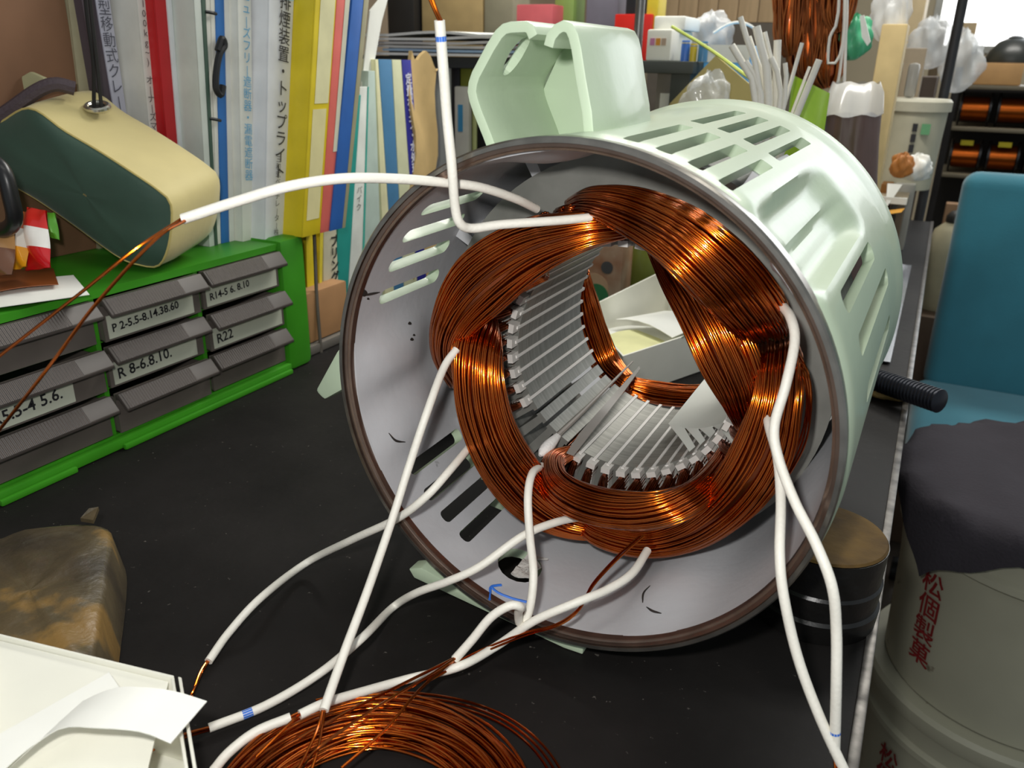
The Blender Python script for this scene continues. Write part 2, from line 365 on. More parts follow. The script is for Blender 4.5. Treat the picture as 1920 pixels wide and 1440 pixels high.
def pxpath(rows):                                # rows: (px, py, Y, half width px, half thickness m)
    p = [aty(a, b, y) for a, b, y, *_ in rows]; s = [np.linalg.norm(q - CAM) / FPX for q in p]
    return p, [r[3] * t for r, t in zip(rows, s)], [r[4] for r in rows]
def coil(name, rows, seed, label=None, **k):
    p, hw, ht = pxpath(rows); o = bundle(p, name, hw, ht, motor, seed=seed, **k)
    if label: o['label'] = label
    return o
# upper left crown, lower left, bottom inner, bottom outer + right, right inner, top right outer
coil('end_coil', [(1240, 408, .500, 18, .006), (1170, 418, .458, 26, .009), (1080, 436, .444, 38, .011), (985, 470, .440, 56, .012), (900, 535, .440, 62, .012), (850, 610, .443, 42, .011), (842, 665, .455, 32, .009), (862, 715, .48, 24, .007)], 1)
coil('end_coil', [(1020, 500, .466, 26, .008), (955, 520, .462, 36, .009), (905, 550, .464, 34, .009), (888, 585, .470, 26, .008), (915, 598, .482, 18, .006), (950, 590, .496, 10, .004)], 2)
coil('end_coil', [(905, 585, .482, 24, .006), (895, 640, .446, 46, .010), (898, 720, .434, 50, .012), (915, 800, .432, 52, .012), (955, 880, .434, 54, .012), (1018, 948, .448, 46, .011), (1095, 984, .464, 30, .008), (1180, 980, .482, 22, .006)], 3)
coil('end_coil', [(1075, 848, .490, 14, .005), (1035, 872, .464, 26, .008), (1046, 915, .436, 32, .010), (1115, 948, .422, 32, .012), (1215, 958, .420, 32, .012), (1298, 934, .432, 30, .011), (1345, 885, .462, 24, .008), (1368, 835, .490, 14, .005)], 4)
coil('end_coil', [(1092, 958, .474, 20, .007), (1122, 992, .456, 30, .009), (1210, 1012, .450, 32, .010), (1300, 990, .448, 38, .011), (1375, 930, .441, 48, .012), (1428, 850, .444, 52, .012), (1455, 760, .450, 44, .011), (1462, 695, .460, 40, .010), (1462, 664, .474, 38, .009), (1458, 648, .492, 34, .006)], 5)
coil('end_coil', [(1222, 430, .500, 20, .007), (1262, 500, .478, 34, .009), (1310, 580, .462, 42, .010), (1355, 670, .455, 46, .010), (1395, 750, .458, 38, .010), (1412, 808, .476, 26, .008), (1405, 850, .496, 16, .005)], 6)
coil('end_coil', [(1078, 388, .470, 20, .007), (1120, 380, .448, 30, .009), (1190, 398, .436, 44, .012), (1270, 440, .431, 56, .013), (1340, 500, .431, 62, .013), (1392, 556, .440, 60, .012), (1422, 592, .452, 54, .011), (1436, 612, .470, 46, .010)], 7)
coil('end_coil', [(1330, 545, .476, 18, .007), (1380, 620, .462, 22, .008), (1415, 700, .458, 22, .008), (1432, 770, .466, 20, .008), (1440, 830, .474, 22, .008)], 8)
coil('end_coil', [(1000, 905, .474, 18, .006), (1010, 940, .458, 22, .007), (1060, 968, .455, 22, .007), (1130, 985, .462, 20, .007)], 9)
# loose turns beside the right coil
for q in range(3):
    P = spline([aty(1470 + 6 * q, 650 - 4 * q, .47), aty(1505 + 5 * q, 700, .455), aty(1512 + 4 * q, 770, .452), aty(1490 + 6 * q, 850, .455), aty(1440, 935, .462), aty(1350, 975, .468)], 40)
    MB().tube(P, .00068, 6).build('loose_turn', COPPER, motor, smooth=True)
# rear end windings seen through the bore
coil('rear_coil', [(1092, 512, .63, 12, .006), (1094, 560, .645, 26, .009), (1110, 620, .648, 30, .010), (1140, 685, .645, 26, .010), (1180, 722, .63, 18, .007)], 11, layers=1)
coil('rear_coil', [(1178, 722, .64, 16, .007), (1225, 735, .645, 20, .009), (1290, 742, .645, 20, .009), (1370, 735, .645, 18, .008)], 12, layers=1)
for q, (a0, a1) in enumerate(((-20, 35), (40, 100), (105, 160))):
    bundle([cyl(.092, a0, .232), cyl(.1, a0 + (a1 - a0) * .2, .262), cyl(.102, (a0 + a1) / 2, .268), cyl(.1, a0 + (a1 - a0) * .8, .262), cyl(.092, a1, .232)], 'rear_coil', .012, .009, motor, seed=20 + q, layers=1)
# copper legs leaving each slot
for k in range(NS):
    if k in (44, 0, 1): continue
    th = OFF + k * PITCH; sg = 1 if (k % 12) < 6 else -1
    if k in (2,): sg = 1
    if 0 < (th % 360) < 48: continue
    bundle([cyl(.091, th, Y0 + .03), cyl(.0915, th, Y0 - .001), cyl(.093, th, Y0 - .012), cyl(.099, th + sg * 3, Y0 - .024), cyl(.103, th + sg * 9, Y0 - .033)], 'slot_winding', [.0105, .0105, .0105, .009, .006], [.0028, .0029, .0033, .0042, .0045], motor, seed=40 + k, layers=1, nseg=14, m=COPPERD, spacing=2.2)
    if 10 < (th % 360) < 170 or (th % 360) > 300: continue
    bundle([cyl(.091, th, Y1 - .02), cyl(.0915, th, Y1 + .004), cyl(.095, th, Y1 + .016), cyl(.101, th + sg * 4, Y1 + .028)], 'slot_winding', [.0105, .0105, .0095, .007], [.0028, .003, .0036, .004], motor, seed=140 + k, layers=1, nseg=8, spacing=2.3)
# terminal foot bracket on top: profile extruded along the axis
def strip(profile, th_):                        # open 2-D polyline (x, z) -> closed thick outline
    P = np.array(profile); T = np.gradient(P, axis=0); T /= np.linalg.norm(T, axis=1)[:, None]; Nn = np.stack([-T[:, 1], T[:, 0]], 1)
    return list(P) + list((P + Nn * th_)[::-1])
def arc2(c, r, a0, a1, n=8): return [(c[0] + r * math.cos(math.radians(a0 + (a1 - a0) * k / n)), c[1] + r * math.sin(math.radians(a0 + (a1 - a0) * k / n))) for k in range(n + 1)]
YB0, YB1 = .404, .498
left = [(-.2155, .296), (-.2215, .309), (-.2275, .321), (-.2300, .327), (-.2312, .332), (-.2305, .337), (-.2285, .342), (-.2195, .356), (-.2145, .3625), (-.2105, .3655), (-.206, .3665), (-.197, .3668), (-.193, .3650), (-.1905, .3605)]
o1 = MB(); 
for p0, p1 in zip(left[:-1], left[1:]): pass
TH = .0055
def extrude_strip(prof, th_, y0, y1, name, hole=None):
    P = np.array(prof); T = np.gradient(P, axis=0); T /= np.linalg.norm(T, axis=1)[:, None]; Nn = np.stack([T[:, 1], -T[:, 0]], 1); Q = P + Nn * th_
    mb = MB(); k = len(P); ysn = np.linspace(y0, y1, 3)
    G = [[(a[0], y, a[1]) for a in P] for y in (y0, y1)] ; 
    n0 = np.array([[(a[0], y, a[1]) for a in P] for y in (y0, y1)]); off = np.array([[(b[0] - a[0], 0, b[1] - a[1]) for a, b in zip(P, Q)] for y in (y0, y1)])
    mb.sheet(n0, off); return mb.build(name, MINT, motor, bevel=.0012)
lw = extrude_strip(left, TH, YB0, YB1, 'bracket_wall')
right = [(-.187, .3555), (-.1855, .3608), (-.1815, .3652), (-.1765, .3672)] + [(-.1715, .3655), (-.1685, .361), (-.1665, .355), (-.163, .34), (-.159, .325), (-.157, .312)]
rw = extrude_strip(right, TH, YB0, YB1, 'bracket_wall')
MB().prism([(-.222, YB1 - .008, .30), (-.16, YB1 - .008, .30), (-.165, YB1 - .008, .345), (-.178, YB1 - .008, .364), (-.19, YB1 - .008, .355), (-.214, YB1 - .008, .357), (-.226, YB1 - .008, .332)], (0, .006, 0)).build('bracket_shade_plate', MINT, motor, bevel=.001)  # added backing plate, set deep so the gap between the walls stays shaded
# slotted hole in the left wall
dirw = nrm(np.array([.2195 - .2305, 0, .0])); 
cm = MB(); hc = np.array([-.2205, .432, .3535]); dn = nrm((.83, 0, -.55)); du = nrm((.55, 0, .83)); dv = np.array([0, 1, 0])
poly = [hc - dn * .03 + du * (.0125 * math.cos(a)) + dv * (.0088 * math.sin(a)) for a in np.linspace(0, 2 * math.pi, 25)[:-1]]
cm.prism(poly, dn * .05); cut = cm.build('c', MINT)
md = lw.modifiers.new('b', 'BOOLEAN'); md.object = cut; md.solver = 'EXACT'; bpy.context.view_layer.update()
me = bpy.data.meshes.new_from_object(lw.evaluated_get(bpy.context.evaluated_depsgraph_get())); lw.modifiers.clear(); lw.data = me; bpy.data.objects.remove(cut)
# foot on the left flank and pad underneath
fp = [aty(632, 655, .425), aty(590, 733, .425), aty(607, 751, .425), aty(648, 728, .425), aty(660, 660, .425)]
MB().prism(fp, (.01, .09, 0)).build('side_foot', MINT, motor, bevel=.003)
for yb_, yl_ in ((.394, .012), (.505, .05)):
    MB().prism([(-.272, yb_, .022), (-.268, yb_, .016), (-.155, yb_, .0005), (-.142, yb_, .0005), (-.142, yb_, .006), (-.2, yb_, .012), (-.262, yb_, .026)], (0, yl_, 0)).build('base_pad', MINT, motor, bevel=.001)
# torn edge in the round hole, arrow in blue marker on the inner wall
hg = []
for i in range(9):
    rowp = []
    for j in range(5):
        th = -104 + 1.1 * j + (1.6 * math.sin(i * 1.7) * (j == 4)); y = .036 + .028 * i / 8
        rowp.append(cyl(.1445 - .003 * j / 4 + .0012 * math.sin(i * 2.3 + j), th - 3.5, y))
    hg.append(rowp)
MB().sheet(hg, (0, 0, -.0012)).build('torn_gasket', flat('b9b6b0', .5, bump=.6, bscale=400, var=.2), motor, smooth=True)
def inner(px_, py_, r=.1437):
    d = ray(px_, py_); o = CAM - C; a = d[0] ** 2 + d[2] ** 2; b = 2 * (o[0] * d[0] + o[2] * d[2]); c = o[0] ** 2 + o[2] ** 2 - r * r
    t = (-b + math.sqrt(b * b - 4 * a * c)) / 2 / a; return CAM + d * t
am = MB()
for line, wd in (([(988, 1129), (960, 1122), (935, 1112), (921, 1101)], 3.2), ([(918, 1124), (919, 1112), (920, 1101), (930, 1098), (940, 1097)], 3.0)):
    P = spline([inner(a, b) for a, b in line], 14); am.tube(P, .0009, 6)
am.build('drawn_arrow', BLUEINK, motor, smooth=True)

def skin(px_, py_):
    o0 = origin(motor); d = ray(px_, py_); d = d / np.linalg.norm(d); ok, loc, nn, ix = housing.ray_cast(Vector(CAM - o0), Vector(d)); return (np.array(loc) + o0 - d * .0003) if ok else None
BLK = flat('2a2522', .6)
for line in ([(985, 299), (1010, 301), (1035, 315), (1060, 322), (1100, 312), (1135, 298)], [(1219, 1098), (1207, 1112), (1205, 1130)], [(1212, 1138), (1224, 1146), (1240, 1150)], [(1540, 690), (1550, 686), (1562, 690)], [(672, 556), (690, 552), (712, 548)], [(729, 812), (742, 826), (760, 829)]):
    pts_ = [q for q in (skin(*p) for p in line) if q is not None]
    if len(pts_) < 3 or max(np.linalg.norm(np.diff(pts_, axis=0), axis=1)) > .03: continue
    MB().tube(spline(pts_, 16), [.0002 + .0006 * math.sin(math.pi * (i + .5) / 16) for i in range(16)], 6).build('crack_line', BLK, motor, smooth=True)
for cx_, cy_, rr in ((683, 548, 5), (676, 545, 3), (682, 553, 3), (768, 606, 3), (772, 636, 3), (776, 628, 2), (690, 560, 2)):
    MB().prism([skin(cx_ + rr * math.cos(a) * (1 + .4 * math.sin(3 * a)), cy_ + rr * math.sin(a)) for a in np.linspace(0, 2 * math.pi, 9)[:-1]], (.0004, 0, 0)).build('paint_chip', BLK, motor)
# ---- lead sleeves
def lead(rows, wires=(), sides=12, r=.0026, name='lead_sleeve', n=None, marks=()):
    """rows: (px, py, Y) or (px, py, 'z', z); wires: list of copper paths leaving the end"""
    def pt(q): return atz(q[0], q[1], q[3]) if q[2] == 'z' else aty(q[0], q[1], q[2])
    P = [pt(q) for q in rows]; S = spline(P, n or 16 * len(P)); o = MB().tube(S, r, sides).build(name, SLEEVE, motor, smooth=True, autosm=1.2)
    for wr in wires:
        Q = spline([pt(q) for q in wr], 10 * len(wr)); MB().tube(Q, (.00085), 8).build('copper_wire', COPPER, o, smooth=True)
    for t, ln in marks:
        i = int(t * (len(S) - 1)); MB().tube(S[i:i + ln], r * 1.02, 12, False).build('ink_mark', BLUEINK, o, smooth=True)
    return o
lead([(1108, 408, .440), (1040, 414, .425), (940, 421, .405), (885, 428, .392), (862, 418, .384), (853, 385, .380), (847, 310, .374), (838, 220, .370), (832, 140, .366), (824, 38, .362)],
     [[(825, 42, .362), (816, 22, .362), (800, -15, .361)], [(829, 42, .3615), (819, 20, .3615), (806, -15, .360)]], marks=((.955, 3),))
lead([(1006, 392, .452), (965, 372, .43), (900, 351, .405), (830, 342, .385), (740, 335, .36), (640, 335, .335), (540, 350, .315), (440, 379, .30), (342, 411, .285)],
     [[(346, 407, .287), (250, 470, .262), (150, 550, .245), (-30, 690, .225)], [(348, 413, .285), (290, 450, .262), (180, 570, .24), (90, 690, .225), (-20, 830, .212)]])
lead([(856, 655, .432), (832, 690, .42), (800, 775, .392), (765, 880, .375), (735, 975, 'z', .085), (690, 1105, 'z', .062), (645, 1225, 'z', .045), (607, 1332, 'z', .034)],
     [[(606, 1328, 'z', .034), (590, 1380, 'z', .028), (545, 1470, 'z', .022)], [(609, 1330, 'z', .034), (597, 1400, 'z', .028), (575, 1470, 'z', .022)]])
lead([(885, 832, .435), (845, 880, .40), (800, 930, .38), (745, 972, .374), (660, 1012, .376), (575, 1055, .38), (490, 1120, 'z', .020), (430, 1185, 'z', .010), (391, 1240, 'z', .006)],
     [[(393, 1237, 'z', .006), (378, 1262, 'z', .004), (360, 1300, 'z', .006), (340, 1330, 'z', .004)], [(389, 1238, 'z', .006), (372, 1268, 'z', .006), (352, 1330, 'z', .004)]])
lead([(1092, 968, .440), (1040, 980, .418), (980, 1005, .395), (900, 1062, .374), (840, 1090, .366), (780, 1112, .365), (735, 1140, .366), (680, 1195, 'z', .030), (600, 1262, 'z', .012), (500, 1322, 'z', .006), (392, 1365, 'z', .005)],
     [[(396, 1363, 'z', .006), (350, 1375, 'z', .006), (290, 1395, 'z', .004), (225, 1450, 'z', .003)], [(394, 1368, 'z', .004), (340, 1385, 'z', .004), (280, 1410, 'z', .005), (240, 1450, 'z', .003)]], marks=((.93, 4),))
lead([(1016, 874, .45), (998, 888, .425), (990, 930, .408), (993, 1000, .395), (1000, 1070, .378), (997, 1120, .370), (988, 1158, .365), (975, 1168, .362), (972, 1150, .357), (975, 1138, .352), (955, 1136, .348), (920, 1158, .342), (885, 1200, .335), (853, 1236, .328)],
     [[(856, 1233, .328), (800, 1270, 'z', .028), (700, 1330, 'z', .03), (600, 1400, 'z', .03), (560, 1445, 'z', .02)], [(854, 1236, .328), (790, 1290, 'z', .028), (720, 1370, 'z', .026), (640, 1440, 'z', .022)], [(852, 1234, .327), (770, 1275, 'z', .027), (660, 1330, 'z', .03), (560, 1385, 'z', .028)]], n=220)
lead([(1214, 1032, .436), (1185, 1075, .41), (1140, 1105, .39), (1080, 1130, .372), (1000, 1165, .362), (930, 1212, .352), (860, 1250, 'z', .022), (770, 1272, 'z', .012), (680, 1297, 'z', .017), (610, 1318, 'z', .024), (562, 1340, 'z', .024)],
     [[(566, 1336, 'z', .025), (540, 1360, 'z', .025), (480, 1420, 'z', .02)]])
lead([(1462, 568, .452), (1482, 595, .432), (1490, 640, .42), (1474, 720, .405), (1452, 800, .398), (1460, 860, .392), (1490, 940, .380), (1530, 1020, .368), (1560, 1100, .360), (1568, 1180, .358), (1568, 1280, .352), (1565, 1410, .350)],
     [[(1564, 1405, .350), (1566, 1440, .345), (1568, 1480, .34)], [(1568, 1405, .350), (1571, 1440, .345), (1574, 1480, .34)]], marks=((.955, 2),))
lead([(1438, 768, .452), (1442, 800, .432), (1458, 860, .41), (1464, 940, .392), (1462, 1040, .372), (1470, 1120, .364), (1495, 1230, .359), (1535, 1340, .352), (1590, 1460, .345)])
for q in range(2):                              # bare pair dropping to the bench
    P = spline([aty(1208 - 8 * q, 1005, .437), aty(1165 - 6 * q, 1042, .42), aty(1115 - 4 * q, 1095, .40), aty(1085 + 2 * q, 1142, .378), aty(1040 + 8 * q, 1172, .366), aty(980, 1188 + 5 * q, .358), atz(890, 1225 + 6 * q, .02), atz(800, 1275 + 4 * q, .022)], 60)
    MB().tube(P, .00075, 6).build('copper_wire', COPPER, motor, smooth=True)

# ---- sheet and probes in the bore
sh = thing('insulation_sheet', 'milky curved plastic sheet with cut fingers lying in the stator bore', 'sheet', cyl(.075, -50, Y0))
A0, B0, A1, B1 = aty(1254, 796, .545), aty(1390, 782, .492), aty(1334, 697, .635), aty(1425, 690, .60)
def front(u): return A0 * (1 - u) + B0 * u + np.array([0, .0, -.006]) * math.sin(math.pi * u)
def backe(u): return A1 * (1 - u) + B1 * u + np.array([0, .0, -.008]) * math.sin(math.pi * u)
MB().sheet([[front(u) * (1 - v) + backe(u) * v for u in np.linspace(0, 1, 10)] for v in np.linspace(0, 1, 5)], (-.0005, 0, .0005)).build('sheet_body', FILM, sh, smooth=True)
tips = [((1328, 905), (1340, 914)), ((1350, 890), (1362, 902)), ((1366, 866), (1376, 878)), ((1376, 838), (1386, 850)), ((1384, 806), (1392, 818))]
us_ = [0, .27, .47, .66, .83, 1.0]
for q, (ta_, tb_) in enumerate(tips):
    r0, r1 = front(us_[q] + .005), front(us_[q + 1] - .012); p0, p1 = aty(*ta_, .462), aty(*tb_, .460); m0, m1 = (r0 * .5 + p0 * .5) + np.array([0, 0, .002]), (r1 * .42 + p1 * .58) + np.array([0, 0, .002])
    E0, E1 = spline([r0, m0, p0], 9), spline([r1, m1, p1], 9)
    MB().sheet([[a * (1 - t) + b * t for t in (0, .5, 1)] for a, b in zip(E0, E1)], (-.0004, 0, .0005)).build('finger', FILM, sh, smooth=True)
sw = thing('cotton_swab', 'cotton swab with white tip and thin grey stick lying in the bore', 'swab', aty(1020, 850, .474))
Pst = np.array([aty(1030, 832, .474), aty(1100, 765, .535), aty(1186, 678, .64)]); MB().tube(spline(Pst, 12), [.0022 - .00013 * i for i in range(12)], 8).build('stick', flat('8d8780', .5), sw, smooth=True)
Pt = spline([aty(1012, 854, .463), aty(1036, 828, .478), aty(1048, 815, .490)], 10); MB().tube(Pt, [.0012, .0034, .0042, .0044, .0042, .0038, .0033, .0029, .0025, .0022], 12).build('cotton_tip', flat('e8e6e2', .9, bump=.4, bscale=600), sw, smooth=True)
G = [[aty(x_, y_, Y_), aty(x_ + w_, y_ + 5, Y_)] for x_, y_, Y_, w_ in ((1062, 850, .474, 14), (1085, 815, .50, 18), (1120, 775, .53, 15), (1160, 730, .58, 10), (1198, 688, .64, 2))]
tag(MB().sheet(G, (0, .0006, .0006)).build('film_strip', flat('8f8a84', .35, alpha=.85), smooth=True), 'narrow tapering strip of grey film beside the cotton swab', 'strip')

# ================================================================== left: drawer cabinet
XF = -.642; CY0, CY1 = .335, .732
cab = thing('parts_cabinet', 'green plastic parts cabinet with smoked drawers on the black bench', 'cabinet', (XF - .07, .53, 0))
cb = MB(); cb.box((XF - .14, CY0, .138 + .007), (XF, .694, .152)); cb.box((XF - .14, CY0, 0.006), (XF, .694, .013)); cb.box((XF - .145, CY0, .006), (XF - .14, .694, .152))
for y in (.456, .575): cb.box((XF - .14, y - .0025, .013), (XF - .002, y + .0025, .145))
for z in (.0585, .1035): cb.box((XF - .14, CY0, z - .001), (XF - .004, .694, z + .001))
cb.build('carcass', GREEN, cab)
MB().box((XF - .145, .692, .0), (XF + .006, .732, .156)).build('end_post', GREEN, cab, bevel=.008)
MB().box((XF, CY0, .001), (XF + .008, .692, .011)).build('base_lip', GREEN, cab, bevel=.002)
MB().box((XF + .0085, .455, .0005), (XF + .013, .688, .006)).build('base_foot', GREEN, cab, bevel=.0015)
MB().box((XF + .0085, CY0, .0005), (XF + .013, .405, .006)).build('base_foot', GREEN, cab, bevel=.0015)
LAB = {(0, 1): 'R5.5-4 5.6.', (1, 0): 'P 2-5.5-8.14.38.60', (1, 1): 'R 8-6.8.10.', (2, 0): 'R14-5 6. 8.10', (2, 1): 'R22'}
GREYLAB = mat('label_paper', 'bcbfae', .6, var=.05)
RIB = bpy.data.materials.new('ribbed_handle'); RIB.use_nodes = True
_n = RIB.node_tree.nodes; _l = RIB.node_tree.links; _b = _n['Principled BSDF']; _b.inputs['Base Color'].default_value = lin('524a46'); _b.inputs['Roughness'].default_value = .42
_w = _n.new('ShaderNodeTexWave'); _w.bands_direction = 'Y'; _w.inputs['Scale'].default_value = 110; _t = _n.new('ShaderNodeTexCoord'); _l.new(_t.outputs['Object'], _w.inputs['Vector'])
_p = _n.new('ShaderNodeBump'); _p.inputs['Strength'].default_value = .8; _p.inputs['Distance'].default_value = .001; _l.new(_w.outputs['Fac'], _p.inputs['Height']); _l.new(_p.outputs[0], _b.inputs['Normal'])
cols = [(.3385, .4525), (.4595, .5715), (.5785, .6895)]; rows_z = [.1045, .0595, .0145]
for ci, (y0, y1) in enumerate(cols):
    for ri_, zb in enumerate(rows_z):
        zt = zb + .0395; xo = XF + .001 + (0.003 if (ci + ri_) % 2 else 0)
        d = MB(); d.box((xo - .002, y0, zb), (xo, y1, zt)); d.box((xo - .12, y0, zb), (xo - .002, y0 + .0015, zt - .004)); d.box((xo - .12, y1 - .0015, zb), (xo - .002, y1, zt - .004)); d.box((xo - .12, y0, zb), (xo - .002, y1, zb + .0015))
        dr = d.build('drawer', SMOKE, cab)
        prof = [(xo, zt), (xo + .005, zt + .001), (xo + .0155, zt - .0115), (xo + .015, zt - .0145), (xo + .0125, zt - .014), (xo + .004, zt - .005), (xo, zt - .006)]
        MB().prism([(a, y0 - .0005, b) for a, b in prof], (0, y1 - y0 + .001, 0)).build('handle', SMOKEH, dr, bevel=.001)
        gp = [(xo + .0056, zt + .0008), (xo + .0158, zt - .0113), (xo + .0153, zt - .0113), (xo + .0051, zt + .0004)]
        MB().prism([(a, y0 + .002, b) for a, b in gp], (0, (y1 - y0) * .72, 0)).build('grip_ribs', RIB, dr)
        if (ci, ri_) in LAB:
            frac = {0: .72, 1: .93, 2: .98}[ci]
            lb = MB().box((xo, y0 + .004, zb + .002), (xo + .0008, y0 + .004 + (y1 - y0 - .006) * frac, zb + .0235)).build('paper_label', GREYLAB, dr)
            s_ = LAB[(ci, ri_)]; size = .0145 if len(s_) < 12 else .0105
            text(s_, size, INK, (xo + .0008, y0 + .0075, zb + .011), (0, 1, .05), (0, -.05, 1), lb, align='LEFT', bold=.00025)
        elif ri_ == 2 or ci == 0:
            for q in range(7 if ci != 1 else 2):
                c_ = np.array([xo - .012 - random.random() * .03, y0 + .015 + random.random() * (y1 - y0 - .03), zb + .005]); 
                MB().lathe([(0.0001, -.002), (.006, -.002), (.007, 0), (.006, .002), (.003, .002), (.0028, -.0015)], c_, 'x' if q % 2 else 'z', 14).build('ring_terminal', flat('a9a08a', .35, metal=.6), dr, smooth=True)
# ---- snack packets, wrapper, pouch, brown carton on the cabinet
bx = thing('brown_carton', 'plain brown cardboard carton behind the drawstring pouch', 'carton', (-.84, .47, .152))
MB().box((-.9, .30, .152), (-.785, .585, .56)).build('carton_body', mat('brown_carton_board', '7a573e', .8, var=.06, scale=30), bx, bevel=.002)
MB().box((-.787, .40, .152), (-.7835, .404, .56)).build('flap_seam', flat('5e412d', .8), bx)
def sachet(name, label, quad, bulge, mats_, cat='packet'):     # puffed packet between four corners (bl, br, tr, tl)
    bl, br, tr, tl = [np.array(q, float) for q in quad]; n = nrm(np.cross(br - bl, tl - bl)); root = thing(name, label, cat, (bl + br) / 2)
    def P(u, v, s): base = (bl * (1 - u) + br * u) * (1 - v) + (tl * (1 - u) + tr * u) * v; return base + n * s * bulge * (max(0, math.sin(math.pi * u)) ** .6) * (max(0, math.sin(math.pi * v)) ** .5) + n * s * .0003 + n * .0012 * math.sin(9 * u + 5 * v) * (s > 0)
    bands = np.linspace(0, 1, len(mats_) + 1)
    for i, m in enumerate(mats_):
        G1 = [[P(u, v, 1) for u in np.linspace(0, 1, 13)] for v in np.linspace(bands[i], bands[i + 1], 7)]; G2 = [[P(u, v, -.4) for u in np.linspace(0, 1, 13)] for v in np.linspace(bands[i], bands[i + 1], 7)]
        mb = MB().grid(G1); mb.grid(G2); mb.build('wrapper_band', m, root, smooth=True)
    return root
SH = dict(coat=.6)
def tri(px_, py_, Y): return aty(px_, py_, Y)
sachet('snack_packet', 'red and white glossy snack packet standing on brown wrapper', [aty(48, 508, .43), aty(95, 502, .43), aty(88, 395, .455), aty(50, 388, .455)], .010, [flat('c8141c', .25, **SH), flat('eceae4', .3, **SH), flat('cc2018', .25, **SH)])
sachet('snack_packet', 'white snack packet with orange and yellow foot under the black hook', [aty(22, 508, .42), aty(50, 500, .42), aty(58, 398, .45), aty(28, 395, .45)], .008, [flat('e8a018', .3, **SH), flat('e0ddd4', .3, **SH), flat('b85a1c', .3, **SH)])
sachet('snack_packet', 'crackling clear packet of toasted snacks at the cabinet edge', [aty(-40, 520, .40), aty(24, 515, .40), aty(30, 420, .42), aty(-40, 420, .42)], .012, [flat('7a5038', .25, **SH), flat('b98a58', .3, **SH)])
sachet('snack_packet', 'small green packet tucked under the pouch', [aty(84, 442, .468), aty(112, 450, .47), aty(104, 400, .48), aty(68, 396, .478)], .006, [flat('5fae2c', .3, **SH)])
wr = thing('food_wrapper', 'flat white and rust brown wrapper lying on the cabinet top', 'wrapper', atz(60, 540, .154))
MB().sheet([[atz(-60, 585 - 25 * t, .1555) * (1 - u) + atz(168 - 30 * t, 553 - 35 * t, .157) * u + np.array([0, 0, .004 * math.sin(3 * u) * t]) for u in np.linspace(0, 1, 10)] for t in np.linspace(0, 1, 5)], (0, 0, .0006)).build('white_sheet', PAPER, wr, smooth=True)
MB().sheet([[atz(-60, 562 - 40 * t, .1585) * (1 - u) + atz(110 - 10 * t, 535 - 30 * t, .1615) * u + np.array([0, 0, .003 * math.sin(3 * u)]) for u in np.linspace(0, 1, 10)] for t in np.linspace(0, 1, 5)], (0, 0, .0006)).build('brown_sheet', flat('8a4a22', .3, **SH), wr, smooth=True)
# pouch
PN = nrm((.25, -.97, 0)); P0 = np.array([-.648, .530, .2])
def onp(x, y, k=0): return atplane(x, y, P0 - PN * k, PN)
pch = thing('drawstring_pouch', 'dark green and tan fabric pouch with a metal eyelet and zip', 'pouch', (-.72, .53, .152))
OUT = [(0, 332), (-30, 250), (2, 228), (60, 203), (120, 245), (180, 282), (245, 320), (300, 358), (318, 385), (320, 440), (312, 480), (292, 500), (262, 497), (225, 480), (130, 415), (60, 370)]
C2 = np.mean([onp(*p) for p in OUT], 0); DEP = .088
rings = []
for k, sc in ((-.011, .0), (-.011, .45), (-.009, .8), (-.003, .96), (.0, 1.0), (.004, 1.01), (.02, 1.03), (DEP - .02, 1.03), (DEP - .004, 1.01), (DEP, .97)):
    rings.append([C2 + (onp(*p) - C2) * max(sc, .02) - PN * (k + .0022 * sc * math.sin(i * 1.9 + sc * 5)) + np.array([0, 0, .013 * max(0, k) / DEP]) for i, p in enumerate(OUT)])
GREENF = mat('dark_green_nylon', '2f4a3c', .7, var=.12, scale=20, bump=.25, bscale=60, sheen=.2); TANF = mat('tan_nylon', 'd2c285', .65, var=.06, scale=18, bump=.3, bscale=45, sheen=.2)
def ringsub(R_, n=4): return [spline(list(r) + [r[0]], len(r) * n + 1)[:-1] for r in R_]
RS = ringsub(rings)
MB().grid(RS[:5], 0, True).build('green_panel', GREENF, pch, smooth=True, autosm=2)
MB().grid(RS[4:], 0, True).build('tan_gusset', TANF, pch, smooth=True, autosm=2)
MB().tube(list(RS[4]) + [RS[4][0]], .0011, 6, False).build('seam', flat('c2b06c', .7), pch, smooth=True)
zp = spline([onp(-20, 232, .0), onp(20, 205, .008), onp(70, 170, .02), onp(105, 158, .03), onp(140, 166, .04)], 20)
MB().tube(zp, .0065, 8).build('zip_tape', flat('4b3f44', .7, bump=.5, bscale=300), pch, smooth=True)
tb = [onp(8, 190, .03), onp(28, 150, .03), onp(55, 134, .03), onp(80, 145, .03), onp(95, 168, .03), onp(60, 190, .03)]
MB().prism(tb, tuple(-PN * .006)).build('pull_tab', flat('a9a57e', .7), pch, bevel=.002)
EY = onp(182, 200, .05); en = nrm((.2, -.25, .95)); eu = nrm(np.cross(en, (0, 1, 0))); ev = np.cross(en, eu)
ring_ = [EY + (eu * math.cos(a) + ev * math.sin(a)) * .010 for a in np.linspace(0, 2 * math.pi, 25)]
MB().tube(ring_, .0026, 8, False).build('eyelet', flat('c9c5b8', .22, metal=.9), pch, smooth=True)
MB().prism([EY - en * .002 + (eu * math.cos(a) + ev * math.sin(a)) * .009 for a in np.linspace(0, 2 * math.pi, 17)[:-1]], tuple(en * .001)).build('eyelet_hole', flat('1a1714', .8), pch)
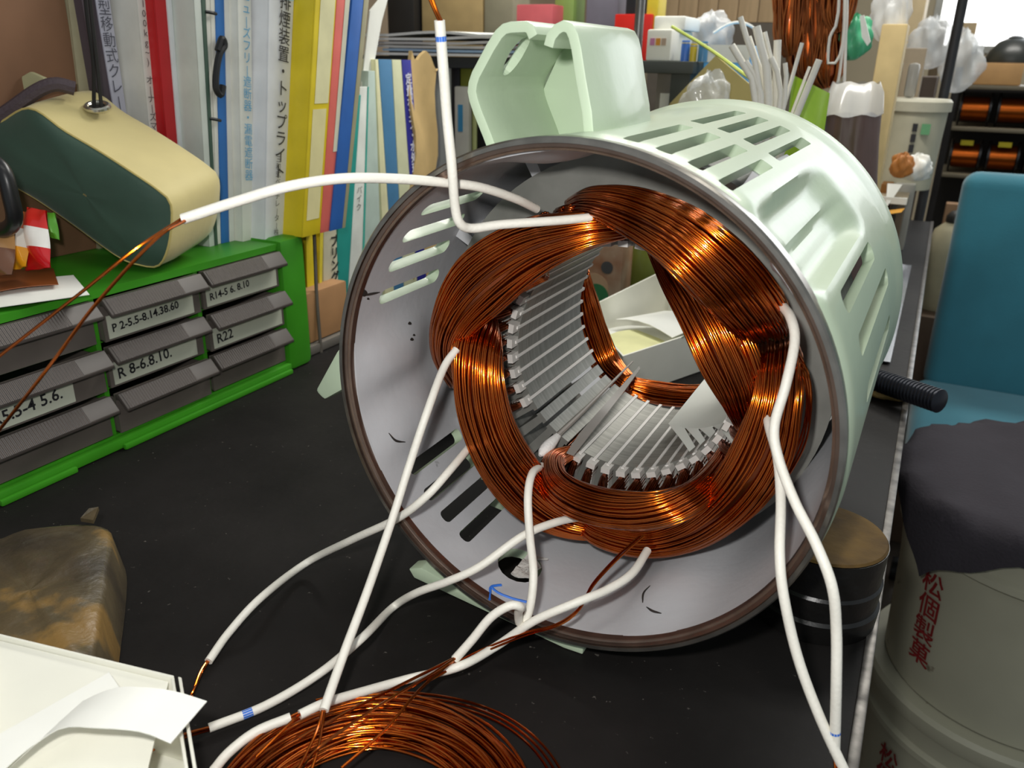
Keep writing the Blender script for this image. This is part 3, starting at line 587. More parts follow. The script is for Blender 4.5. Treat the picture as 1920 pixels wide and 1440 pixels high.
for dx in (-6, 8):
    MB().tube(spline([onp(182 + dx, 200, .049), onp(178 + dx * .5, 120, .045), onp(168 + dx * .6, 40, .04), onp(158 + dx * .6, -60, .035)], 20), .0018, 8).build('draw_cord', flat('191817', .7), pch, smooth=True)
hk = spline([aty(-30, 290, .40), aty(5, 320, .40), aty(20, 370, .40), aty(27, 410, .402), aty(15, 428, .404), aty(-5, 430, .406), aty(-30, 415, .408)], 40)
tag(MB().tube(hk, .0062, 10).build('rubber_hook', flat('1b1a1b', .35), smooth=True), 'curved black rubber hook hanging before the snack packets', 'hook')

# ================================================================== books
def book(name, label, X, e0, e1, c0, c1, color, zb=.152, H_=.30, depth=.20, spine=None, rough=.5, cat='binder', group=None, pages=True, tilt=True):
    """spine edges in the picture: e0 (left, top), e1 (right, top), c0 (left, low), c1 (right, low) on the plane x = X"""
    A, B, Cc, D = [atx(*q, X) for q in (e0, e1, c0, c1)]
    def ext(T, Bm, z): t = (z - Bm[2]) / (T[2] - Bm[2]); return Bm + (T - Bm) * t
    zt = zb + H_
    l0, l1, r0, r1 = ext(A, Cc, zb), ext(A, Cc, zt), ext(B, D, zb), ext(B, D, zt)
    root = thing(name, label, cat, (X - depth / 2, (l0[1] + r0[1]) / 2, zb), group)
    m = color if not isinstance(color, str) else flat(color, rough)
    t = min(.0022, (r0[1] - l0[1]) * .2); ex = np.array([-depth, 0, 0]); dy = np.array([0, t, 0]); mb = MB()
    q = [l0, r0, r1, l1]
    mb.prism(q, (-t, 0, 0)); sx = np.array([-t - .0001, 0, 0])
    mb.prism([l0 + sx, l0 + dy + sx, l1 + dy + sx, l1 + sx], ex); mb.prism([r0 - dy + sx, r0 + sx, r1 + sx, r1 - dy + sx], ex)
    mb.build('cover', m, root, bevel=.0006)
    if pages:
        zz = np.array([0, 0, .004]); mb = MB(); k = np.array([-t - .002, 0, 0]); e = dy * 1.05
        mb.prism([l0 + e + k + zz, r0 - e + k + zz, r1 - e + k - zz, l1 + e + k - zz], (-depth + .008, 0, 0)); mb.build('pages', PAPER, root)
    root['_l'] = 0; del root['_l']
    return root, (l0, r0, r1, l1)
def spine_pt(q, u, v, off=.0): l0, r0, r1, l1 = q; p = (l0 * (1 - u) + r0 * u) * (1 - v) + (l1 * (1 - u) + r1 * u) * v; return p + np.array([off, 0, 0])
def spine_quad(q, u0, u1, v0, v1, m, root, name='spine_label', off=.0004):
    return MB().prism([spine_pt(q, u0, v0, .0002), spine_pt(q, u1, v0, .0002), spine_pt(q, u1, v1, .0002), spine_pt(q, u0, v1, .0002)], (off, 0, 0)).build(name, m, root)
def vtext(q, u, px_y, X, body, size, m, root, bold=0., off=.0009):
    """top of the text at picture row px_y"""
    up = nrm(spine_pt(q, u, 1) - spine_pt(q, u, 0)); rt = nrm(np.cross(up, (1, 0, 0)))
    v = 0.; best = None
    for v in np.linspace(0, 1.2, 241):
        p = spine_pt(q, u, v); c = RWC.T @ (p - CAM); yy = 720 - FPX * c[1] / -c[2]
        if best is None or abs(yy - px_y) < best[0]: best = (abs(yy - px_y), v)
    p = spine_pt(q, u, best[1], off); n = len(body); mid = p - up * size * .98 * n / 2
    return text(list(body), size, m, mid, rt, up, root, vertical=True, bold=bold)
def mid(e, c, yy=240): t = (yy - e[1]) / (c[1] - e[1]); return (e[0] + (c[0] - e[0]) * t, yy)
def kslope(p): d = ray(*p); return d[1] / d[0]
def row(items, X0, start):
    """spine planes stepped so that neighbours touch; items: (key, e0, e1, c0, c1); index start stands at X0"""
    out = {}; it = items[start]; out[it[0]] = X0; a = kslope(mid(it[1], it[3])) * X0
    for it in items[:start][::-1]: X = a / kslope(mid(it[2], it[4])); out[it[0]] = X; a = kslope(mid(it[1], it[3])) * X
    it = items[start]; b = kslope(mid(it[2], it[4])) * X0
    for it in items[start + 1:]: X = b / kslope(mid(it[1], it[3])); out[it[0]] = X; b = kslope(mid(it[2], it[4])) * X
    return out
ROW = [('khaki', (128, 0), (150, 0), (150, 180), (172, 180)), ('plum', (153, 0), (178, 0), (187, 200), (211, 200)), ('lav', (180, 0), (206, 0), (213, 200), (236, 200)), ('cream', (257, 0), (275, 0), (280, 240), (294, 240)),
       ('red', (290, 0), (311, 0), (314, 270), (333, 270)), ('pearl', (313, 0), (322, 0), (335, 270), (342, 270)), ('pgreen', (364, 0), (377, 0), (381, 270), (392, 270)), ('bottle', (378, 0), (385, 0), (393, 270), (399, 270)),
       ('w1', (386, 0), (394, 0), (396, 400), (405, 400)), ('w2', (395, 0), (403, 0), (406, 400), (413, 400)), ('blue', (404, 0), (420, 0), (416, 450), (430, 450)), ('w3', (421, 0), (431, 0), (431, 450), (440, 450)),
       ('cat', (446, 0), (471, 0), (456, 468), (477, 468)), ('vent', (505, 0), (551, 0), (497, 473), (530, 473)), ('yellow', (592, 0), (631, 0), (568, 440), (600, 440)), ('salmon', (632, 0), (656, 0), (601, 440), (618, 440)), ('royal', (661, 0), (682, 0), (619, 436), (641, 436)), ('tan', (683, 0), (692, 0), (642, 432), (647, 432))]
RX = row(ROW, -.660, 13); RE = {k: e for k, *e in ROW}
def rbook(key, name, label, color, **kw): return book(name, label, RX[key], *RE[key], color, **kw)
rbook('khaki', 'paper_folder', 'worn khaki paper folder edge beside the brown carton', '9c9478', H_=.31, cat='folder')
rbook('plum', 'thin_book', 'thin dark plum book between khaki folder and lavender book', '4a3f46', cat='book')
r_, q_ = rbook('lav', 'manual', 'lavender grey manual on crane driving with black spine title', 'b9b8c6', cat='book'); vtext(q_, .45, -30, 0, '小型移動式クレ|ンの運転', .0150, flat('50505c'), r_)
r_, q_ = rbook('cream', 'manual', 'cream owner manual with small black spine lettering', 'd2d1c9', cat='book'); vtext(q_, .5, -20, 0, '(100kg~) オ|ナ|ズマニュアル', .0092, flat('4a4a4c'), r_)
rbook('red', 'binder', 'bright red binder standing among the white files', 'b81d22', rough=.35)
rbook('pearl', 'thin_file', 'thin pearl white file pressed against the red binder', 'd4d6d8')
rbook('pgreen', 'box_file', 'grey file with pale green spine right of the red binder', 'c4cac2')
rbook('bottle', 'thin_file', 'dark bottle green file in front of paired white files', '3e5548')
rbook('w1', 'thin_file', 'white file with black elastic bands next to bottle green file', 'd8d6cc')
r2_, q2_ = rbook('w2', 'thin_file', 'white file held by black elastic bands next to the blue binder', 'dcdacf')
XE = RX['w2'] + .003; XK = RX['blue'] + .006
for yy in (22, 222):
    p0, p1 = atx(384 + yy * .04, yy, XE), atx(404 + yy * .04, yy + 4, XE); MB().tube(spline([p0, (p0 + p1) / 2 + np.array([.002, 0, 0]), p1], 8), .0018, 6).build('elastic_band', flat('15171a', .5), r2_, smooth=True)
rbook('blue', 'binder', 'slim blue binder with a black cord hanging on its spine', '2f6fb6')
cdp = MB()
cp = spline([atx(408, 95, XK), atx(416, 72, XK), atx(421, 85, XK), atx(412, 100, XK), atx(406, 130, XK), atx(405, 165, XK), atx(414, 178, XK), atx(418, 160, XK)], 40)
tag(cdp.tube(cp, .0034, 8).build('cord_toggle', flat('17171a', .5), smooth=True), 'black cord with toggle hanging in front of the slim blue binder', 'cord')
rbook('w3', 'thin_file', 'thin white file right of the slim blue binder', 'dddcd8')
r_, q_ = rbook('cat', 'manual', 'white catalogue with light blue spine title', 'e2e1d6', cat='book'); vtext(q_, .55, -20, 0, 'ヒュ|ズフリ|遮断器・漏電遮断器', .0125, flat('5fa8cf'), r_)
r_, q_ = rbook('vent', 'manual', 'thick white book on smoke vents with large black spine title', 'dedfe2', cat='book'); spine_quad(q_, .02, .98, .84, 1.0, flat('b9dcec'), r_, 'blue_band'); vtext(q_, .62, -12, 0, '排煙装置・トップライト', .0182, flat('3c3c44'), r_, bold=.0001); vtext(q_, .55, 292, 0, '三和式ベンチレ|タ|株式会社', .0083, flat('5c5c62'), r_)
ZB2 = .155
r_, q_ = rbook('yellow', 'binder', 'wide yellow binder with a faded cream spine label', 'd8c022', zb=ZB2, rough=.4); spine_quad(q_, .22, .92, .48, 1.0, flat('dcd6a8'), r_); spine_quad(q_, .15, .85, .06, .46, flat('d9cf9a'), r_)
r_, q_ = rbook('salmon', 'binder', 'salmon red binder leaning between yellow and blue binders', 'dc6a60', zb=ZB2); spine_quad(q_, .62, .98, .30, 1.0, flat('cfcdb8'), r_)
rbook('royal', 'binder', 'royal blue binder leaning beside the salmon binder', '2b62b0', zb=ZB2)
rbook('tan', 'thin_file', 'narrow tan file leaning against the royal blue binder', 'a09a7c', zb=ZB2)
print('ROWX', {k: round(v, 3) for k, v in RX.items()})
XS = -.728; b0, b1 = atx(660, 500, XS), atx(676, 500, XS); b0[2] = b1[2] = .001; wp = [atx(694, 20, XS), atx(735, -30, XS), atx(716, 40, XS), atx(684, 218, XS), b1, b0, atx(672, 218, XS)]
MB_ = MB().prism(wp, (-.002, 0, 0)); tag(MB_.build('loose_sheet', PAPER), 'large white sheet wedged between tan file and row of catalogues', 'paper')
# lower row beneath the coloured binders
book('notebook', 'yellow notebook under the yellow binder', -.676, (574, 440), (588, 440), (576, 530), (589, 530), 'd6bf22', zb=.0, H_=.144, cat='notebook', pages=False)
book('notebook', 'second yellow notebook behind the grey wire rod', -.676, (600, 440), (606, 440), (599, 530), (604, 530), 'd9c63a', zb=.0, H_=.144, cat='notebook', pages=False)
r_, q_ = book('booklet', 'beige booklet with black hand lettering under the blue binder', -.678, (607, 440), (631, 440), (607, 530), (634, 530), 'c4bfa6', zb=.0, H_=.143, cat='booklet', pages=False); vtext(q_, .75, 442, -.678, 'ブリング', .016, INK, r_, bold=.0005)
tag(MB().tube(spline([atx(589, 435, -.66), atx(594, 560, -.655), atx(603, 672, -.65)], 12), .0022, 8).build('wire_rod', flat('6a645c', .5, metal=.4), smooth=True), 'thin grey wire rod leaning on small carton behind the cabinet', 'rod')
cx0, cx1 = aty(577, 600, .748)[0], aty(640, 600, .748)[0]
tag(rbox('small_carton', flat('a77c52', .75), (-.80, .742, .014), (-.656, .83, .078)), 'small tan carton beside the green cabinet post', 'carton')
tag(rbox('metal_tray', flat('77726b', .5, metal=.3), (-.80, .738, .0005), (-.65, .84, .013)), 'dull grey metal tray under the small tan carton', 'tray')
# second row of catalogues
XB = -.72
book('binder', 'teal binder with white spine behind the motor rim', XB + .012, (650, 250), (672, 250), (628, 500), (655, 500), '2a9a90', zb=.001, H_=.30)
r_, q_ = book('binder', 'white binder with teal edges and small black marks', XB + .008, (673, 200), (690, 200), (656, 500), (682, 500), 'e3e6df', zb=.001, H_=.31); spine_quad(q_, .86, 1.0, 0, 1, flat('3aa898'), r_, 'edge_stripe'); vtext(q_, .4, 350, XB, 'バイク', .012, INK, r_)
book('clear_file', 'pale grey green clear file leaning on cream catalogue', XB + .002, (691, 130), (703, 130), (683, 400), (712, 400), 'b9cac0', zb=.001, H_=.33)
book('manual', 'cream catalogue left of the steel blue catalogue', XB, (704, 110), (709, 110), (713, 330), (724, 330), 'dfdcb2', zb=.001, H_=.345, cat='book')
book('manual', 'steel blue catalogue between cream catalogues', XB, (710, 106), (734, 106), (725, 330), (746, 330), '4a7fa8', zb=.001, H_=.345, cat='book')
book('manual', 'cream catalogue with ragged pages beside the navy title', XB, (735, 106), (752, 106), (747, 330), (768, 330), 'd2d4b0', zb=.001, H_=.345, cat='book')
r_, q_ = book('manual', 'navy spined catalogue on dosing pumps with white title', XB + .001, (753, 105), (770, 105), (769, 330), (786, 330), '2e2f92', zb=.001, H_=.345, cat='book'); vtext(q_, .52, 138, XB, '定量ポンプ・水処理機', .0165, flat('dcdcec'), r_, bold=.0004)
ev = thing('kraft_envelope', 'crumpled kraft envelope standing right of the navy catalogue', 'envelope', (-.74, 1.16, 0))
eg = [[atx(772 + 45 * u + 6 * math.sin(7 * v), 340 - 245 * v + (14 * math.sin(u * 9) if v > .9 else 0) + (28 * u if v > .95 else 0), XB + .002 - .01 * u) + np.array([.004 * math.sin(5 * u + 4 * v), 0, 0]) for u in np.linspace(0, 1, 9)] for v in np.linspace(-.75, 1, 12)]
MB().sheet(eg, (-.006, 0, 0)).build('envelope_body', flat('c9ab74', .75, bump=.2, bscale=40), ev, smooth=True)

# ================================================================== back shelf and what stands on it
def fbox(name, label, cat, x0, y0, x1, y1, Y, depth, m, bottom=None, bevel=.003, group=None):
    """carton whose -Y face fills a picture rectangle at distance Y"""
    a, b = aty(x0, (y0 + y1) / 2, Y), aty(x1, (y0 + y1) / 2, Y); t, u = aty((x0 + x1) / 2, y0, Y), aty((x0 + x1) / 2, y1, Y)
    root = thing(name, label, cat, ((a[0] + b[0]) / 2, Y + depth / 2, u[2] if bottom is None else bottom), group)
    MB().box((a[0], Y, u[2] if bottom is None else bottom), (b[0], Y + depth, t[2])).build('body', m, root, bevel=bevel)
    return root, (a[0], b[0], u[2] if bottom is None else bottom, t[2])
ZS = .352
shelf = thing('steel_shelf', 'dark grey steel shelf carrying papers and boxes behind the motor', 'shelf', (-.66, 1.5, 0))
MB().box((-1.04, 1.30, ZS - .018), (-.352, 1.72, ZS)).build('shelf_board', flat('3c403a', .5), shelf, bevel=.002)
up_ = MB().box((-1.03, 1.31, 0), (-1.0, 1.34, ZS - .018)).build('upright', flat('3c403a', .5), shelf)
for dx, dy in ((.642, 0), (0, .37), (.642, .37)):
    c = up_.copy(); COL.objects.link(c); c.location = (dx, dy, 0)
# papers on the shelf
pp = thing('paper_stack', 'untidy stack of white papers on the steel shelf', 'papers', (-.80, 1.4, ZS))
for i in range(6):
    z = ZS + .001 + i * .006; o = .02 * math.sin(i * 2.1)
    G = [[(-.93 + .27 * u + o, 1.285 + .22 * v + .01 * math.sin(i), z + .005 * (i / 5) * max(0, math.sin(5 * u + i)) + .004 * v) for u in np.linspace(0, 1, 10)] for v in np.linspace(0, 1, 4)]
    MB().sheet(G, (0, 0, .004)).build('sheet', [PAPER, flat('a8c4dc'), PAPER][i % 3] if i < 3 else PAPER, pp, smooth=True)
# row in the dark under the shelf
us = [(800, 845, 'c5cabf', 'pale grey file under the steel shelf'), (846, 862, '1f211e', 'black file under the steel shelf'), (863, 884, '7c8426', 'olive green file under the steel shelf'), (885, 893, 'c8cf8e', 'pale yellow file under the steel shelf'), (894, 930, '181816', 'wide black box file under the steel shelf')]
for a_, b_, c_, lab in us: fbox('file', lab, 'file', a_, 112, b_, 300, 1.33, .22, flat(c_), bottom=.001)
r_, bb = fbox('booklet', 'short cream booklet with a blue sticker under the steel shelf', 'booklet', 852, 162, 879, 300, 1.30, .012, flat('c9c7b4'), bottom=.001)
MB().box((bb[0] + .008, 1.2985, bb[3] - .075), (bb[1] - .012, 1.2999, bb[3] - .03)).build('sticker', flat('3f8fb4'), r_)
# small things high on the shelf
fbox('tan_carton', 'tan carton at the back of the steel shelf', 'carton', 790, -60, 905, 50, 1.62, .08, flat('b39a6a'), bottom=ZS)
fbox('dark_carton', 'dark carton with pale stripe behind the paper stack', 'carton', 725, -60, 775, 40, 1.60, .08, flat('23211f'), bottom=ZS)
fbox('grey_carton', 'grey carton with label beside the tan carton', 'carton', 908, -60, 962, 52, 1.62, .08, flat('8f8a74'), bottom=ZS)
fbox('red_box', 'faded red box on the shelf behind the bracket', 'box', 968, 8, 1036, 55, 1.55, .1, flat('c25a60'), bottom=ZS)
fbox('green_pack', 'mossy green pack next to the faded red box', 'pack', 1040, -40, 1076, 40, 1.6, .06, flat('7f9a50'), bottom=ZS)
fbox('grey_canister', 'slate grey canister behind the bracket top', 'canister', 1100, -60, 1160, 45, 1.6, .06, flat('6f6c78'), bottom=ZS)
fbox('black_bag', 'black plastic bag in the red tub on the shelf', 'bag', 1172, -60, 1212, 30, 1.58, .05, flat('23272b', .3), bottom=ZS + .02, bevel=.012)
fbox('red_tub', 'bright red plastic tub behind the bracket', 'tub', 1152, 26, 1222, 60, 1.55, .1, flat('dc2a20', .35), bottom=ZS)
fbox('yellow_tape_roll', 'yellow and cream striped pack beside the red tub', 'pack', 1214, -60, 1236, 40, 1.56, .05, flat('d8c030'), bottom=ZS)
r_, bb = fbox('white_carton', 'white carton with small coloured print at the shelf end', 'carton', 1212, 55, 1258, 112, 1.31, .12, CARDW, bottom=ZS)
for q, c_ in enumerate(('c77fa8', 'd9942a', 'b9a08a')):
    MB().box((bb[0] + .006 + q * .009, 1.3085, bb[2] + .022), (bb[0] + .013 + q * .009, 1.3099, bb[2] + .032)).build('printed_mark', flat(c_), r_)
fbox('white_carton', 'plain white carton leaning on top of the printed carton', 'carton', 1226, 30, 1285, 54, 1.35, .09, PAPER, bottom=bb[3] + .0005)
for q, (x0, y0, x1, y1, c_, lab) in enumerate(((1272, 78, 1288, 108, '3f6fc0', 'small blue tin at the edge of the shelf'), (1289, 84, 1302, 110, 'c8b030', 'small yellow tin between two blue tins'), (1304, 80, 1322, 110, '4a80a8', 'small steel blue tin next to the yellow tin'))):
    a = aty((x0 + x1) / 2, y1, 1.315); rr = abs(aty(x1, y1, 1.315)[0] - aty(x0, y1, 1.315)[0]) / 2; hh = aty((x0 + x1) / 2, y0, 1.315)[2] - ZS
    rt = thing('tin', lab, 'tin', (a[0], 1.32 + rr, ZS)); MB().lathe([(0.0001, 0), (rr, 0), (rr, hh), (rr * .9, hh + .002), (0.0001, hh + .002)], (a[0], 1.32 + rr, ZS), 'z', 18).build('can', flat(c_, .35), rt, smooth=True)
    MB().lathe([(rr * 1.01, hh * .9), (rr * 1.04, hh * .94), (rr * 1.01, hh * .98)], (a[0], 1.32 + rr, ZS), 'z', 18).build('rim', flat('c8c8c0', .3, metal=.7), rt)
r_, bb = fbox('storage_box', 'grey storage box with yellow stripe under the shelf end', 'box', 1228, 124, 1282, 260, 1.33, .15, flat('8d877e'), bottom=.001)
MB().box((bb[0] + .028, 1.3285, .10), (bb[0] + .037, 1.3298, bb[3] - .02)).build('yellow_stripe', flat('cfa31e'), r_); MB().box((bb[0] + .008, 1.3285, .16), (bb[0] + .024, 1.3298, bb[3] - .04)).build('white_panel', PAPER, r_)
# cartons and parcels right of the shelf
bk = thing('plank_screen', 'pale wooden panel of upright boards behind the white cartons', 'panel', (-.28, 2.24, .0))
xa, xb = aty(1236, 20, 2.2)[0], aty(1462, 20, 2.2)[0]; nb = 6
for i in range(nb):
    x0 = xa + (xb - xa) * i / nb; MB().box((x0 + .001, 2.2, aty(1330, 42, 2.2)[2]), (x0 + (xb - xa) / nb - .001, 2.215, .8)).build('board', mat('pale_board', 'c5a983', .6, var=.1, scale=12, stretch=(8, 1, .6)), bk, bevel=.001)
MB().box((xa - .02, 2.202, 0), (xb + .1, 2.22, aty(1330, 42, 2.2)[2])).build('grey_backing', flat('6b645a', .7), bk)
r_, bb = fbox('parcel', 'light blue and white printed parcel behind the cardboard sheet', 'parcel', 1300, 84, 1400, 230, 1.36, .1, flat('5aa6dc', .4), bottom=.001)
MB().box((bb[0], 1.3585, bb[3] - .025), (bb[1], 1.3598, bb[3])).build('white_band', PAPER, r_); MB().box((bb[0], 1.3585, .14), (bb[1], 1.3598, .2)).build('red_band', flat('c8452a'), r_)
cs = [aty(1235, 260, 1.2), aty(1262, 190, 1.2), aty(1342, 104, 1.22), aty(1425, 175, 1.22), aty(1440, 280, 1.2), aty(1330, 330, 1.18)]
cs2 = [np.array(p) * [1, 1, 1] for p in cs]; lo = min(p[2] for p in cs2)
tag(MB().prism([aty(1240, 330, 1.2), aty(1255, 195, 1.2), aty(1342, 104, 1.2), aty(1425, 175, 1.2), aty(1450, 330, 1.2), aty(1450, 430, 1.2), aty(1240, 430, 1.2)], (0, .006, 0)).build('cardboard_sheet', flat('b4a468', .7, var=.05)), 'tan cardboard sheet standing on its corner behind the housing', 'cardboard')
cbg = thing('plastic_bag', 'small clear crumpled bag before the tan cardboard sheet', 'bag', aty(1325, 200, 1.15))
def crumple(c, rad, seed, m, parent, name='film', n=20, h=1.0):
    rg = np.random.default_rng(seed); ph = rg.uniform(0, 6.28, 6); G = []
    for i in range(n + 1):
        v = math.pi * i / n; row = []
        for j in range(2 * n):
            u = math.pi * j / n; k = 1 + .14 * math.sin(3 * u + ph[0] + 2 * v) + .1 * math.sin(7 * u + ph[1] - 3 * v) + .08 * math.sin(5 * v + ph[2] + 4 * u) + .05 * math.sin(13 * u + 9 * v + ph[3])
            row.append((c[0] + rad[0] * k * math.sin(v) * math.cos(u), c[1] + rad[1] * k * math.sin(v) * math.sin(u), c[2] + rad[2] * (k if v < 1.7 else 1) * math.cos(v)))
        G.append(row)
    return MB().grid(G, 0, True).build(name, m, parent, smooth=True, autosm=2)
CLEAR = mat('clear_plastic_film', 'f0f2f0', .12, var=.02, alpha=.35, spec=.8); MILKY = mat('milky_plastic_film', 'f4f6f6', .25, var=.03, alpha=.45, spec=.7)
crumple(aty(1325, 195, 1.15), (.03, .02, .035), 3, CLEAR, cbg)
hd = thing('plastic_carrier', 'white plastic carrier bag with a looped handle behind the tubes', 'bag', (-.33, 1.5, .3))
crumple(aty(1330, 70, 1.5), (.035, .03, .035), 5, MILKY, hd, 'bag_body'); MB().tube(spline([aty(1338, 62, 1.45), aty(1365, 46, 1.45), aty(1388, 42, 1.45), aty(1410, 50, 1.45), aty(1420, 62, 1.45)], 24), .0022, 8).build('handle', PAPER, hd, smooth=True)
# yellow-green straw
tag(MB().tube(spline([aty(1260, 50, 1.22), aty(1330, 92, 1.18), aty(1410, 150, 1.1)], 14), .0022, 6).build('yellow_tube', flat('c9d86a', .4), smooth=True), 'thin yellow green tube slanting across the white cartons', 'tube')
# sleeving tubes standing in a can
can = thing('sleeving_can', 'white can holding upright sleeving tubes behind the housing', 'can', (-.225, 1.06, 0))
MB().lathe([(.0001, .001), (.045, .001), (.045, .2), (.043, .2), (.043, .004), (.0001, .004)], (-.225, 1.06, 0), 'z', 28).build('can_body', flat('d5d5cf', .4), can, smooth=True)
TB = [(1388, 32, 1425, 215, .004), (1418, 50, 1440, 215, .006), (1434, 60, 1452, 215, .003), (1402, 70, 1432, 220, .0055), (1458, 75, 1448, 215, .0055), (1372, 85, 1420, 220, .005), (1446, 108, 1460, 215, .004), (1504, 80, 1465, 218, .0028), (1536, 112, 1490, 225, .0048), (1518, 125, 1480, 225, .0022), (1398, 115, 1428, 220, .004), (1472, 118, 1466, 220, .0032)]
TL = {0: 'tallest white sleeving tube in the can', 1: 'thickest white sleeving tube in the can', 5: 'short wide sleeving tube at the far left rim of the can, beside the yellow green tube', 7: 'slender white sleeving tube in front of the copper hank', 8: 'stout white sleeving tube leaning across the lime packet', 9: 'thinnest white sleeving tube leaning beside the stout one'}
TL[5] = 'short sleeving tube leaning towards the tan cardboard sheet'
for i, (a, b, c, d, r) in enumerate(TB):
    Y = 1.03 + .008 * (i % 5); p, q = aty(a, b, Y), aty(c, d, Y); e = q + (q - p) * max(0, (q[2] - .012) / max(1e-3, p[2] - q[2])); e = np.array([min(-.19, max(-.26, e[0])), e[1], .012]) 
    tag(MB().tube(spline([p, q, e], 14), r * .8, 10).build('sleeving_tube', SLEEVE, smooth=True), TL.get(i, 'white sleeving tube standing upright in the white can'), 'tube', 'white sleeving tubes in the can')
# lime packet, bag with dark goods, hanging copper, cords
sachet('lime_packet', 'lime green foil packet beside the sleeving tubes', [aty(1480, 300, 1.14) * [1, 1, 0] + [0, 0, .002], aty(1540, 300, 1.14) * [1, 1, 0] + [0, 0, .002], aty(1556, 175, 1.16), aty(1486, 140, 1.16)], .012, [flat('9ac42a', .3, **SH)])
pb = thing('goods_bag', 'clear plastic bag holding dark brown goods, knotted white at top', 'bag', (-.16, 1.32, 0))
gx0, gx1 = aty(1545, 240, 1.3)[0], aty(1648, 240, 1.3)[0]
G = []
for i, (px0, px1, py_, dp) in enumerate(((1560, 1650, 155, .010), (1552, 1656, 175, .03), (1545, 1655, 215, .05), (1540, 1652, 260, .055), (1545, 1650, 330, .055), (1545, 1650, 430, .055), (1548, 1648, 560, .05))):
    a, b = aty(px0, py_, 1.3), aty(px1, py_, 1.3); c = (a + b) / 2; h = (b - a) / 2
    G.append([c + h * math.cos(u) * (1 + .03 * math.sin(5 * u + i)) + np.array([0, dp * math.sin(u) * (1 + .1 * math.sin(7 * u + i)), .002 * math.sin(6 * u + i)]) for u in np.linspace(0, 2 * math.pi, 33)[:-1]])
MB().grid(G[:3], 0, True).build('clear_top', mat('bag_film', 'f1efea', .15, alpha=.5, spec=.8, var=.05, scale=30), pb, smooth=True, autosm=2)
MB().grid([[p + (np.mean(g, 0) - p) * .06 for p in g] for g in G[2:]], 0, True).build('brown_goods', flat('5f4a44', .45), pb, smooth=True, autosm=2)
hk_ = thing('copper_hank', 'thick hank of old copper wire hanging behind the housing', 'wire hank', (-.2, 1.45, .28))
rail = thing('hanging_rail', 'steel rail on a post carrying the copper hank and cords', 'rail', (.0, 1.47, 0))
MB().tube([(-.5, 1.47, .66), (-.005, 1.47, .66)], .008, 10).build('rail_bar', flat('7a7a78', .3, metal=.8), rail, smooth=True); MB().tube([(-.5, 1.47, ZS + .0005), (-.5, 1.47, .66)], .008, 10).build('post', flat('7a7a78', .3, metal=.8), rail, smooth=True)
for q, (x0, y0, x1, y1, hw) in enumerate(((1470, -220, 1478, 105, 22), (1500, -220, 1512, 150, 30), (1540, -220, 1548, 165, 30), (1575, -220, 1572, 60, 24), (1520, -220, 1530, 110, 26))):
    Yh = 1.44 + .012 * (q % 3); pts = [aty(x0, y0, Yh), aty((x0 + x1) / 2 + 6, (y0 + y1) / 2, Yh), aty(x1, y1 - 40, Yh), aty(x1 + 3, y1, Yh)]
    s_ = 1.6 / FPX; bundle(pts, 'wire_strands', [hw * s_ * .9, hw * s_, hw * s_ * .9, hw * s_ * .4], [.02, .022, .018, .008], hk_, seed=300 + q, wire=.0013, layers=1, axisref=(1, 0, 0), jit=2.2, m=mat('old_copper', 'c8743a', .4, metal=.8, col2='6e3a20', scale=14, stretch=(3, 3, .6)))
for q, pts in enumerate(([(1574, -200), (1572, 20), (1556, 70), (1553, 120), (1566, 118), (1582, 60), (1585, -200)], [(1586, -200), (1588, 30), (1580, 90), (1572, 150), (1556, 200), (1545, 245)], [(1590, -200), (1586, 60), (1583, 160)])):
    tag(MB().tube(spline([aty(a, b, 1.38 + .005 * q) for a, b in pts], 40), .0022, 6).build('looped_string', flat('dcd8d0', .5), smooth=True), ['white looped cord hanging right of the copper hank', 'long white cord falling beside the clear goods bag', 'short straight white cord beside the copper hank'][q], 'cord')
tag(MB().prism([aty(1612, 30, 1.4), aty(1620, 28, 1.4), aty(1632, 78, 1.4), aty(1626, 86, 1.4), aty(1616, 70, 1.4)], (0, .006, 0)).build('white_tag', PAPER), 'small white tag hanging beside the tan upright box', 'tag')
gb_ = thing('green_bag', 'small green plastic bag behind the white cords', 'bag', aty(1600, 75, 1.47))
MB().tube([aty(1600, 60, 1.47), aty(1598, -250, 1.47)], .0015, 6).build('hanging_string', flat('4fb080', .35), gb_)
crumple(aty(1600, 75, 1.47), (.025, .02, .03), 9, flat('4fb080', .35), gb_)
fbox('upright_box', 'tall tan cardboard tube box behind the goods bag', 'box', 1640, 45, 1688, 210, 1.62, .07, flat('cfb680', .6), bottom=.001)
crumple(aty(1672, 30, 1.66), (.03, .02, .045), 12, MILKY, thing('crumpled_wrap', 'crumpled white wrap on the tall tan box', 'wrap', aty(1672, 45, 1.66)))
